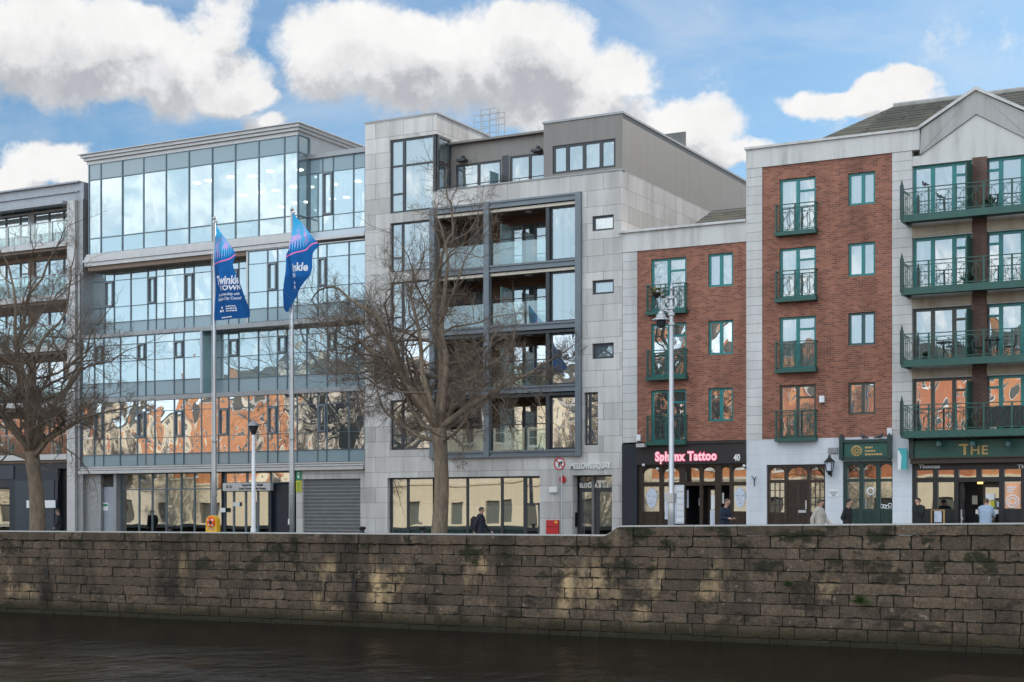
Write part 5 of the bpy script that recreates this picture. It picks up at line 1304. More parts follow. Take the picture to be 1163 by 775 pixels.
    paper(1119.5,1129.5,561,568,YD+.27,M['chalk']); paper(1125,1129.5,568.8,576,YD+.27,M['limesign']); paper(1132,1135,570,576,YD+.27,M['paperblue']); paper(1120,1134,579,584,YD+.27,M['chalk']); paper(1104,1110,563,573,YD+.9,M['cream']); paper(1108,1116,579,584,YD+.2,M['cream'])
    wl = MB(); wl.box(PX(1110,YD+1.2),PX(1117,YD+1.2),YD+1.2,YD+1.3,PZ(1113,549.8,YD+1.2),PZ(1113,547.4,YD+1.2)); wl.build('bar_lamp', M['warm'], root)
    pp = paper(1141.4,1159.3,549,577.6,yS+.02,M['poster'],'orange_poster')
    pw = MB(); xm=X(1150.3); zm=Z(1150,569.5); pw.ring((xm,yS+.014,zm),.22,.03,18,4); pw.ring((xm,yS+.014,zm),.12,.03,14,4)
    for k in range(3): pw.box(X(1143.5),X(1154-k*2),yS+.008,yS+.018,Z(1150,553.5+k*2.6)-.03,Z(1150,553.5+k*2.6)+.02)
    pw.build('poster_print', M['chalk'], pp)
    b=MB(); b.box(X(1037),x1,YD+3.2,YD+3.3,gr,zh); b.box(X(1037),x1,YD+.3,YD+3.2,zg_-.2,zg_-.1); b.box(X(868),X(1015),YD+3.0,YD+3.1,gr,zg_); b.build('ground_interior', M['roomdark'], root)
zg_ = Z(866,499.5)
M['poster'] = plain('orange_lit_poster', (.85,.42,.24), .5, var=.3, scale=2)
pub()
# ================================================================== BARE TREES
def mk_bark(name, a, b):
    t = NT(name); p = t.pos(); n1 = t.noise(t.scaled(p,(3,3,.9)), 2.2, 6, .65); n2 = t.noise(p, 11, 4)
    c = t.mix(t.ramp(n1,.35,.65), a, b); c = t.mix(t.ramp(n2,.55,.72,0,.5), c, (.16,.155,.10))
    t.bsdf(c, .9, 0, .2, t.math('ADD', n1, t.math('MULTIPLY', n2, .4)), .8, .05); return t.mat
M['bark'] = mk_bark('grey_brown_bark', (.15,.115,.085), (.27,.21,.155))
M['twig'] = plain('dark_twig_bark', (.16,.122,.092), .9, var=.3)
def make_tree(loc, label, seed, H, fork, r0, limbs, lean=(0,0), spread=1.0, group=None, twigs=True, name='bare_tree'):
    r = random.Random(seed); root = thing(name, loc, label, 'tree', group)
    B = Vector(loc)
    tr, cr = MB(), MB()
    def path(p, d, L, n, wig, up, r):
        pts = [p.copy()]; dd = d.normalized()
        for i in range(n):
            dd = (dd + Vector((r.gauss(0,wig), r.gauss(0,wig), r.gauss(0,wig)+up))).normalized()
            p = p + dd*(L/n); pts.append(p.copy())
        return pts
    top = B + Vector((lean[0], lean[1], fork))
    # trunk with root flare and a swollen head
    tp, rr_ = [], []
    for i in range(9):
        f = i/8; q = B.lerp(top, f) + Vector((.06*math.sin(f*5+seed), .05*math.cos(f*4+seed), 0)); q.z = B.z - .05 + (fork+.05)*f
        tp.append(q); rr_.append(r0*(1+.45*max(0,1-f*7)) * (1-.22*f) * (1+.10*(f>.85)) * r.uniform(.97,1.03))
    tr.tube(tp, rr_, 14)
    top = tp[-1]
    def grow(p, d, L, rad, lv):
        seg = (10, 8, 6, 4, 3)[lv]; wig = (.16,.22,.25,.26,.28)[lv]; up = (.015,.015,.02,.02,.02)[lv]
        pts = path(p, d, L, seg, wig, up, r)
        tip = (.30,.28,.35,.5,.6)[lv]
        rads = [rad*(1-(1-tip)*i/seg) for i in range(seg+1)]
        (tr if lv == 0 else cr).tube(pts, rads, (8,6,4,3,3)[lv], 0, cap=lv < 2)
        if lv >= 4 or (lv >= 3 and not twigs): return
        n = (8, 6, 7, 5)[lv]
        n = max(2, round(n*r.uniform(.8,1.2)))
        for k in range(n):
            f = .22 + .78*(k+r.random()*.7)/n
            f = min(.99, f); j = f*seg; i = int(j); q = pts[i].lerp(pts[min(seg,i+1)], j-i)
            ax = (pts[min(seg,i+1)]-pts[i]).normalized()
            side = ax.orthogonal().normalized(); side.rotate(Matrix.Rotation(r.uniform(0,2*math.pi),3,ax))
            a = r.uniform(.75,1.30) if lv == 0 else r.uniform(.55,1.15)
            nd = (ax*math.cos(a) + side*math.sin(a))
            nd.z += .10
            cl = L*(.60,.50,.50,.52)[lv]*r.uniform(.6,1.25)*(1.2-.6*f)
            grow(q, nd, max(.18,cl), max(.0045, rads[i]*(.5,.5,.5,.55)[lv]), lv+1)
        if lv < 4:   # the leader carries on as a finer shoot
            grow(pts[-1], (pts[-1]-pts[-2]), L*.40, max(.0045,rads[-1]), min(4, lv+2 if lv else 1))
    for az, el, L, rad, hz in limbs:
        d = Vector((math.cos(R(az))*math.cos(R(el)), math.sin(R(az))*math.cos(R(el)), math.sin(R(el))))
        st = B.lerp(top, hz); st.z = B.z + fork*hz
        grow(st, d, L*spread, rad, 0)
    tr.build('trunk', M['bark'], root, True)
    cr.build('crown', M['twig'], root, False)
    return root
YT = 46.2
tx2 = PX(499,YT)
LB2 = [(176,28,2.2,.12,.96),(5,26,2.0,.11,.96),(160,50,2.8,.15,.99),(20,52,2.5,.14,.99),(200,14,1.9,.09,.88),(-15,12,1.7,.08,.90),(95,80,4.7,.17,1.0),(172,72,4.3,.15,1.0),(8,75,4.2,.15,1.0),(-80,64,3.4,.12,.98),(70,46,2.6,.10,.95),(120,44,2.6,.10,.95),(185,60,3.6,.12,1.0)]
treeB = make_tree((tx2,YT,0), 'bare winter tree with spreading twiggy crown in front of the grey stone block', 11, 11, 4.55, .30, LB2, (.02,.0), spread=1.66)
tx1 = PX(43,YT)
LB1 = [(5,14,2.7,.12,.93),(15,38,2.6,.13,.97),(175,42,3.0,.14,.97),(100,80,5.0,.17,1.0),(30,72,4.9,.16,1.0),(150,72,4.8,.15,1.0),(-5,56,3.6,.15,.99),(-60,50,3.0,.11,.97),(-120,56,3.2,.11,.97),(185,16,2.4,.10,.92),(10,80,4.6,.14,1.0)]
treeA = make_tree((tx1,YT,0), 'bare leaning winter tree at the far end in front of the slate apartment block', 5, 13, 4.1, .34, LB1, (-.28,.0), spread=1.6)

# ================================================================== FLAGS AND POLES
YP = 45.2
def flag_mat(name, ztop, h, x0):
    t = NT(name); p = t.pos(); sp = t.n('ShaderNodeSeparateXYZ'); t.l(p, sp.inputs[0])
    v = t.math('DIVIDE', t.math('SUBTRACT', ztop, sp.outputs[2]), h); u = t.math('SUBTRACT', sp.outputs[0], x0)
    vv = t.math('ADD', v, t.math('MULTIPLY', u, .07))
    nz = t.noise(t.scaled(p,(1,0,1)), 2.6, 5, .6); nf = t.noise(t.scaled(p,(1,0,1)), 9, 3)
    sky = t.mix(t.ramp(vv,.0,.30), (.015,.30,.62), (.10,.45,.80))
    pink = t.math('MULTIPLY', t.ramp(nz,.44,.56), t.math('MULTIPLY', t.ramp(vv,.14,.24), t.ramp(vv,.40,.34)))
    c = t.mix(pink, sky, t.mix(nf,(.45,.25,.66),(.66,.50,.84)))
    wv = t.n('ShaderNodeTexWave'); wv.bands_direction='X'; t.l(p, wv.inputs[0]); wv.inputs['Scale'].default_value = 3.2; wv.inputs['Distortion'].default_value=2
    town = t.math('MULTIPLY', t.ramp(t.math('ADD', vv, t.math('MULTIPLY', t.math('SUBTRACT', wv.outputs['Fac'], .5), .10)), .325,.345), 1.0)
    c = t.mix(town, c, t.mix(nf,(.007,.09,.33),(.012,.20,.52)))
    nav = t.ramp(vv,.415,.42); c = t.mix(nav, c, t.mix(nz,(.007,.085,.29),(.010,.12,.38)))
    line = t.math('MULTIPLY', t.ramp(vv,.408,.413), t.ramp(vv,.427,.422)); c = t.mix(line, c, (.75,.18,.42))
    b = t.bsdf(c, .75, 0, .2)
    tl = t.n('ShaderNodeBsdfTranslucent'); t.l(c, tl.inputs[0]); mx = t.n('ShaderNodeMixShader'); mx.inputs[0].default_value=.35
    t.l(b.outputs[0], mx.inputs[1]); t.l(tl.outputs[0], mx.inputs[2]); t.l(mx.outputs[0], t.out.inputs[0]); return t.mat
def interp(tab, y):
    if y <= tab[0][0]: return tab[0][1]
    for (a,b),(c,d) in zip(tab,tab[1:]):
        if y <= c: return b+(d-b)*(y-a)/(c-a)
    return tab[-1][1]
def flag(px_pole, py0, py1, left, right, label, fold, seed):
    yf = YP-.10
    zt, zb = PZ(px_pole,py0,yf), PZ(px_pole,py1,yf); xp = PX(px_pole,yf)
    zz = lambda py: PZ(px_pole,py,yf)
    def edge(tab, z):
        py = HOR-(z-EYE)*FPX/PT(px_pole,yf); return PX(interp(tab,py),yf)
    def wave(x, z):                      # hang of the cloth, out towards the river
        d = x-xp; return yf - .02 - .10*abs(d) - .07*math.sin(d*5.2+z*1.1+seed)*min(1,abs(d)*2.5) - fold*.05*math.sin(z*3+d*6)
    root = thing('banner_flag', (xp,yf,zb), label, 'flag', 'council flags on the quay')
    mb = MB(); ny, nx = 60, 14
    zl = [zt+(zb-zt)*j/ny for j in range(ny+1)]
    P = []
    for z in zl:
        a, b = edge(left,z), edge(right,z); P.append([(a+(b-a)*i/nx, z) for i in range(nx+1)])
    for j in range(ny):
        for i in range(nx):
            q = [P[j][i],P[j][i+1],P[j+1][i+1],P[j+1][i]]
            mb.face([(x,wave(x,z),z) for x,z in q])
    fl = mb.build('cloth', flag_mat('flag_cloth_%d'%seed, zt, zt-zb, xp), root, True)
    return root, xp, zz, wave, edge, yf
def deco(root, mbs, mat, wave, name='lettering'):
    m = MB()
    for t in mbs:
        n = len(m.v); m.v += [(x, wave(x,z)-.012+(y), z) for x,y,z in t.v]; m.f += [tuple(n+i for i in f) for f in t.f]; m.m += t.m
    m.build(name, mat, root)
M['flagwhite'] = plain('white_flag_print', (.72,.74,.80), .8, var=.03)
L1_ = [(255,244.6),(366,244.6)]
R1_ = [(255,245.6),(260,248),(270,255),(281,263),(288,269),(292,271),(295,270.5),(298,267.5),(303,264.5),(308,266),(315,269.5),(330,277),(345,284),(354,288.5),(358,289.5),(364,288)]
f1, xp1, zz1, wave1, edge1, yf1 = flag(244.8,255,364.5,L1_,R1_,'blue town banner flag with white lettering spread open, on the pole nearer the tree end',1,1)
keep1 = lambda x,z: x < edge1(R1_,z)-.02
k = lambda py0,py1: abs(zz1(py0)-zz1(py1))
ltr = [text_mb('Twinkle', xp1+.12, zz1(324.5), 0, k(314,324), bold=.03, sx=.68, depth=0, keep=keep1), text_mb('TOWN', xp1+.30, zz1(331.5), 0, k(325.5,331), bold=.03, sx=1.15, depth=0, keep=keep1),
       text_mb('In partnership with', xp1+.16, zz1(337.5), 0, k(333.8,337), bold=.015, sx=.88, depth=0, keep=keep1), text_mb('Dublin City Council', xp1+.14, zz1(342.5), 0, k(339,342.3), bold=.015, sx=.92, depth=0, keep=keep1)]
deco(f1, ltr, M['flagwhite'], wave1)
em = []
for a in (90,210,330):
    e = MB(); cx_, cz_ = xp1+.34+.075*math.cos(R(a)), zz1(355.0-2)+.085*math.sin(R(a)); n=8
    e.face([(cx_+.045*math.cos(2*math.pi*i/n),0,cz_+.05*math.sin(2*math.pi*i/n)) for i in range(n)]); em.append(e)
deco(f1, em, M['flagwhite'], wave1, 'emblem')
fine_ = []
rr = random.Random(4)
for py,x0_,x1_ in ((350,.60,1.02),(352.6,.60,1.05),(355.2,.60,1.02),(362.0,.34,.92)):
    q = x0_
    while q < x1_:
        w_ = rr.uniform(.04,.1); e = MB(); z_ = zz1(py); e.face([(xp1+q,0,z_-.022),(xp1+q+w_,0,z_-.022),(xp1+q+w_,0,z_+.022),(xp1+q,0,z_+.022)])
        if keep1(xp1+q+w_,z_): fine_.append(e)
        q += w_+.022
deco(f1, [e for e in fine_ if e.v[0][2] > zz1(359)], M['flagwhite'], wave1, 'fine_print')
deco(f1, [e for e in fine_ if e.v[0][2] <= zz1(359)], M['flagwhite'], wave1, 'web_line')
L2_ = [(243,332),(270,331.5),(285,329.5),(290,325),(300,323.7),(320,323),(340,322.3),(350,322.2),(354,325)]
R2_ = [(243,333.5),(248,337),(255,344),(265,352.5),(275,360.5),(282,366),(286,365),(290,361),(297,356.5),(305,354.5),(315,352),(325,346.5),(333,339.5),(340,335.5),(346,333),(354,328.5)]
f2, xp2, zz2, wave2, edge2, yf2 = flag(332.2,243,354,L2_,R2_,'blue town banner flag twisted round its pole so only part of the lettering shows',1.3,2)
keep2 = lambda x,z: edge2(L2_,z)+.01 < x < edge2(R2_,z)-.02
k = lambda py0,py1: abs(zz2(py0)-zz2(py1))
deco(f2, [text_mb('Twinkle', xp2+.68, zz2(309), 0, k(299.5,309), bold=.03, sx=.80, depth=0, align='RIGHT', keep=lambda x,z: keep2(x,z) and x>xp2+.03), text_mb('TOWN', xp2+.2, zz2(315.5), 0, k(310,315), bold=.03, sx=1.1, depth=0, align='RIGHT', keep=lambda x,z: keep2(x,z) and x>xp2+.03),
          text_mb('h', xp2+.06, zz2(323), 0, k(319,322.5), bold=.02, depth=0), text_mb('il', xp2+.06, zz2(328), 0, k(324.5,328), bold=.02, depth=0)], M['flagwhite'], wave2)
def flagpole(px, pytop, label, g):
    x = PX(px,YP); zt = PZ(px,pytop,YP)
    root = thing('flagpole', (x,YP,0), label, 'flagpole', g)
    p = MB(); p.tube([(x,YP,0),(x,YP,3),(x,YP,7),(x,YP,zt)],[.095,.088,.072,.05],12); p.build('pole', M['silver'], root, True)
    b = MB(); b.lathe(x,YP,[(.17,0.0),(.17,.06),(.12,.1),(.11,.3)],12); b.build('base', M['midmetal'], root)
    f = MB(); f.sphere((x,YP,zt+.06),.08,n=6); f.box(x-.05,x+.05,YP-.05,YP+.12,zt-.12,zt-.02); f.build('truck_cap', M['silver'], root)
    for z in (2.2, 4.2):
        c = MB(); c.lathe(x,YP,[(.105,z),(.105,z+.07)],12); c.build('collar', M['midmetal'], root)
    h = MB(); h.tube([(x-.11,YP-.03,1.2),(x-.09,YP-.03,zt-.1)],.008,4); h.box(x-.14,x-.09,YP-.06,YP,1.15,1.35); h.build('halyard', M['chalk'], root)
flagpole(243.5,250,'tall slim silver flagpole carrying the flag that is spread open','flagpoles on the quay')
flagpole(331.8,240,'tall slim silver flagpole carrying the twisted flag','flagpoles on the quay')

# ================================================================== STREET LAMPS AND SIGNS
def short_lamp():
    y = 46.0; x = PX(288,y); zt = PZ(288,478,y); zl = PZ(288,493,y)
    root = thing('street_lamp', (x,y,0), 'pale lamp post with dark lantern head between the two flagpoles', 'street lamp', )
    p = MB(); p.tube([(x,y,0),(x,y,1.0),(x,y,1.02),(x,y,zl)],[.12,.11,.085,.065],10); p.build('pole', M['chalk'], root, True)
    b = MB(); b.lathe(x,y,[(.2,0),(.2,.1),(.14,.2)],10); b.build('base', M['midmetal'], root)
    l = MB(); l.lathe(x,y,[(.07,zl-.03),(.10,zl+.03),(.18,zl+.26),(.20,zl+.30)],10); l.build('lamp_bowl', M['darkmetal'], root)
    c = MB(); c.lathe(x,y,[(.235,zl+.302),(.2,zl+.38),(.06,zt-.02),(.02,zt+.04)],10); c.build('lamp_cap', M['midmetal'], root)
short_lamp()
def tall_lamp():
    y = 46.4; x = PX(762.5,y); z = lambda p: PZ(762.5,p,y)
    root = thing('street_lamp', (x,y,G(x)), 'tall silver heritage lamp post with scrolled bracket before the tattoo shop', 'street lamp')
    p = MB(); p.tube([(x,y,G(x)),(x,y,2.2),(x,y,2.25),(x,y,z(368)),(x,y,z(345)),(x,y,z(330))],[.125,.12,.09,.075,.06,.045],12); p.build('pole', M['silver'], root, True)
    for pz in (368,357,350,338):
        c = MB(); c.lathe(x,y,[(.07,z(pz)-.07),(.115,z(pz)-.04),(.115,z(pz)+.03),(.07,z(pz)+.06)],10); c.build('collar', M['silver'], root)
    f = MB(); f.lathe(x,y,[(.05,z(330)),(.07,z(328)),(.03,z(325)),(.01,z(320))],8); f.build('finial', M['silver'], root)
    br = MB(); xl = PX(751,y); zc = z(346)
    # open scroll of wrought iron
    sc = lambda cx_,cz_,r_,a0,a1: br.ring((cx_,y,cz_),r_,.018,16,5,a0,a1)
    sc((x+xl)/2+.03,zc,.20,0,2*math.pi); sc((x+xl)/2+.03,zc,.12,0,2*math.pi); sc(x-.10,zc+.13,.11,-1.5,3.4); sc(x-.10,zc-.15,.09,-3.4,1.5); sc(xl+.1,zc+.07,.13,.3,4.2)
    br.tube([(x,y,z(338)),(x-.15,y,z(336.5)),(xl+.1,y,z(341)),(xl,y,z(347)),(xl,y,z(352))],.022,6); br.tube([(x,y,z(355)),(x-.14,y,z(353)),(x-.22,y,zc-.1)],.018,5)
    for k in range(4): br.sphere((x-.1-.08*k,y,zc+.1*math.sin(k*2)),.045,.02,.06,4)
    br.build('scroll_bracket', M['silver'], root)
    h = MB(); h.lathe(xl,y,[(.03,z(352)),(.09,z(353.5)),(.11,z(356)),(.17,z(357.5)),(.17,z(360)),(.30,z(362.2)),(.31,z(363.2)),(.05,z(363.1))],14); h.build('lamp_shade', M['silver'], root)
    g = MB(); g.lathe(xl,y,[(.14,z(363.3)),(.16,z(366)),(.12,z(370)),(.05,z(372))],10); g.build('lamp_glass', M['darkmetal'], root)
    tag_ = MB(); tag_.box(x-.13,x+.13,y-.15,y+.13,1.9,2.2); tag_.build('cable_box', M['silver'], root)
tall_lamp()
def no_turn_sign():
    y = 56.9; x = PX(635.6,y); zc = PZ(635.6,526.8,y); r_ = 7.2*PT(635.6,y)/FPX
    root = thing('no_right_turn_sign', (x,y,0), 'round red and white no right turn sign on a post beside the stone entrance', 'road sign')
    p = MB(); p.tube([(x+.06,y+.06,0),(x+.06,y+.06,zc+.1)],.032,8); p.build('post', M['silver'], root)
    d = MB(); n=28
    d.prism([(x+r_*math.cos(2*math.pi*i/n),zc+r_*math.sin(2*math.pi*i/n)) for i in range(n)],y,y+.02); do = d.build('sign_plate', M['chalk'], root)
    g = MB(); g.ring((x,y-.004,zc),r_*.90,r_*.11,28,6); g.tube([(x-r_*.62,y-.010,zc+r_*.62),(x+r_*.62,y-.010,zc-r_*.62)],r_*.085,6); g.build('red_ring', M['red'], do)
    a = MB(); k = r_; a.prism([(x-.22*k,zc-.6*k),(x+.0*k,zc-.6*k),(x+.0*k,zc+.02*k),(x+.22*k,zc+.02*k),(x+.22*k,zc-.13*k),(x+.62*k,zc+.15*k),(x+.22*k,zc+.43*k),(x+.22*k,zc+.25*k),(x-.10*k,zc+.25*k),(x-.22*k,zc+.12*k)][::1],y-.006,y-.001); a.build('arrow', M['black'], do)
no_turn_sign()
def life_ring():
    y = 43.25; x = PX(240.8,y); w_ = 15.5*PT(241,y)/FPX; z0 = .89; zt = PZ(241,585.5,y); hs = zt-z0
    root = thing('life_ring_station', (x,y,z0), 'yellow life ring housing with orange ring standing on the river wall', 'life ring')
    def arch(wd, z0_, z1_, n=10):
        zc = z1_-wd/2*.85; return [(x-wd/2,z0_),(x+wd/2,z0_)]+[(x+wd/2*math.cos(math.pi*i/n),zc+(z1_-zc)*math.sin(math.pi*i/n)) for i in range(n+1)]
    b = MB(); b.prism(arch(w_,z0,zt),y-.05,y+.16); bo = b.build('housing', M['yellow'], root)
    c = MB(); c.prism(arch(w_*.8,z0+hs*.34,zt-.04),y-.062,y-.052); c.build('recess', M['orange'], bo)
    zc = z0+hs*.56; r_=MB(); r_.ring((x,y-.085,zc),w_*.24,w_*.085,18,8); ro=r_.build('life_ring', M['orange'], root)
    s=MB()
    for k in range(4):
        a=math.pi/4+k*math.pi/2; s.sphere((x+w_*.24*math.cos(a),y-.085,zc+w_*.24*math.sin(a)),w_*.10,w_*.095,w_*.10,4)
    s.build('white_band', M['chalk'], ro)
    d=MB(); d.sphere((x,y-.075,zc-.02),w_*.13,.02,w_*.16,5); d.build('dark_centre', M['black'], root)
    t=MB(); t.box(x-w_*.36,x+w_*.36,y-.058,y-.051,z0+hs*.10,z0+hs*.27); t.build('label_strip', M['gold'], bo)
life_ring()
for i,(px,lab) in enumerate(((193.5,'small black mooring post on the wall before the office glazing'),(411.5,'small black mooring post on the wall beside the roller shutter'),(480,'small black mooring post on the wall beside the central tree trunk'))):
    y=43.33; x=PX(px,y); b=MB(); b.lathe(x,y,[(.10,.885),(.075,.93),(.07,.99),(.13,1.03),(.14,1.07),(.06,1.11)],10)
    tag(b.build('mooring_post', M['black']), lab, 'bollard', 'mooring posts along the river wall')
# weeds rooted in the wall
def weed(px, py, s, label, seed):
    r=random.Random(seed); x,z=PX(px,YW),PZ(px,py,YW); m=MB()
    for k in range(90):
        a=r.uniform(0,2*math.pi); d=Vector((math.cos(a)*.7,-abs(math.sin(a))*.5-.1,r.uniform(-.15,1.0))).normalized(); L=s*r.uniform(.3,1)
        p0=Vector((x+r.gauss(0,.05),YW-.005,z)); p1=p0+d*L*.6; p2=p1+Vector((d.x*.4,d.y*.5,-.1))*L*.5; w_=Vector((.02,0,.012))*s*2
        m.face([p0,p1-w_,p2,p1+w_])
    tag(m.build('wall_weed', M['leaf']), label, 'plant', 'weeds growing in the river wall')
M['leaf']=plain('weed_leaf', (.05,.085,.02), .7, var=.4, scale=8)
weed(978,684,.42,'leafy green weed tuft low on the river wall under the pub end',1); weed(539,640,.16,'small dry weed in a joint of the wall under the central tree',2); weed(897,665,.28,'dull trailing weed on the wall below the tall house',3)

# ================================================================== CAFE FURNITURE AND PLANTS ON THE BALCONIES
zb3 = PZ(1024,417.3,YD)+.07; zb2 = PZ(1024,337,YD)+.07; zb1_ = PZ(1024,255.7,YD)+.07
def bistro_table(px,label):
    y=YD-.55; x=PX(px,y); root=thing('bistro_table',(x,y,zb3),label,'table','bistro tables on the balcony')
    t=MB(); t.lathe(x,y,[(.30,zb3+.70),(.30,zb3+.73)],16); t.build('table_top',M['black'],root)
    for k in range(3):
        a=k*2.094; l=MB(); l.tube([(x+.22*math.cos(a),y+.22*math.sin(a),zb3),(x+.03*math.cos(a),y+.03*math.sin(a),zb3+.4),(x+.2*math.cos(a),y+.2*math.sin(a),zb3+.70)],.014,5); l.build('leg',M['black'],root)
bistro_table(1073,'small round black bistro table on the third balcony by the pale door')
bistro_table(1127,'small round black bistro table on the third balcony right of the divider')
def bistro_chair(px,label,face):
    y=YD-.5; x=PX(px,y); z=zb3; root=thing('bistro_chair',(x,y,z),label,'chair','bistro chairs on the balcony')
    s=MB(); s.lathe(x,y,[(.19,z+.44),(.20,z+.47)],12); s.build('seat',M['black'],root)
    b=MB(); b.tube([(x+face*.18,y-.17,z+.46),(x+face*.23,y-.17,z+.86),(x+face*.23,y+.17,z+.86),(x+face*.18,y+.17,z+.46)],.013,5)
    for k in (-.08,0,.08): b.tube([(x+face*.185,y+k,z+.46),(x+face*.23,y+k,z+.86)],.008,4)
    b.build('backrest',M['black'],root)
    for sx in (-1,1):
        for sy in (-1,1): l=MB(); l.tube([(x+sx*.14,y+sy*.14,z+.45),(x+sx*.18,y+sy*.18,z)],.012,5); l.build('leg',M['black'],root)
bistro_chair(1112,'black bistro chair left of the table behind the balcony divider',-1); bistro_chair(1147,'black bistro chair at the picture edge of the third balcony',1)
def pot(px,z,y,h,label,seed):
    r=random.Random(seed); x=PX(px,y); root=thing('potted_plant',(x,y,z),label,'plant','potted plants on the balconies')
    p=MB(); p.lathe(x,y,[(.10,z),(.14,z+.2),(.15,z+.22),(.12,z+.21)],10); p.build('pot',M['shopbrown'],root)
    m=MB()
    for k in range(70):
        a=r.uniform(0,6.28); e=r.uniform(.2,1.4); d=Vector((math.cos(a)*math.cos(e),math.sin(a)*math.cos(e),math.sin(e))); L=h*r.uniform(.4,1); p0=Vector((x,y,z+.2)); p1=p0+d*L*.7; p2=p0+d*L; w_=Vector((-math.sin(a),math.cos(a),0))*.035
        m.face([p0,p1-w_,p2,p1+w_])
    m.build('leaves',M['leafdk'],root)
M['leafdk']=plain('dark_pot_leaf',(.02,.04,.018),.6,var=.3)
pot(1124,zb1_,YD-.5,.55,'leafy pot plant on the topmost balcony right of the divider',1); pot(1098,zb2,YD-.55,.5,'pot plant on the second balcony from the top beside its divider',2); pot(1052,zb3,YD-.6,.28,'low planter at the near corner of the third balcony',3)
y_=YD-.35; x_=X(745.5); zf=Z(745,360)
pot2 = None
def hang_basket(px,py,label):
    r=random.Random(int(px)); y=YD-.36; x=PX(px,y); z=PZ(px,py,y); root=thing('flower_basket',(x,y,z-.2),label,'flower basket')
    b=MB(); b.lathe(x,y,[(.06,z-.2),(.2,z-.06),(.22,z)],10); b.build('basket',M['shopbrown'],root)
    m=MB()
    for k in range(110):
        a=r.uniform(0,6.28); e=r.uniform(-.5,1.3); d=Vector((math.cos(a)*math.cos(e),math.sin(a)*math.cos(e)*.6,math.sin(e))); L=.34*r.uniform(.4,1); p0=Vector((x,y,z)); p1=p0+d*L; t_=Vector((r.uniform(-1,1),r.uniform(-1,1),r.uniform(-1,1)))*.05; u_=Vector((r.uniform(-1,1),r.uniform(-1,1),r.uniform(-1,1)))*.05
        m.face([p1-t_,p1+u_,p1+t_,p1-u_])
    m.build('flowers',M['petal'],root)
def mk_petal():
    t=NT('dry_flower'); g=t.n('ShaderNodeNewGeometry'); c=t.mix(t.ramp(g.outputs['Random Per Island'],.45,.55),(.30,.22,.08),(.06,.09,.03)); t.bsdf(c,.8); return t.mat
M['petal']=mk_petal()
hang_basket(745.5,333,'dry flower basket hung on the top balconette of the low brick house')

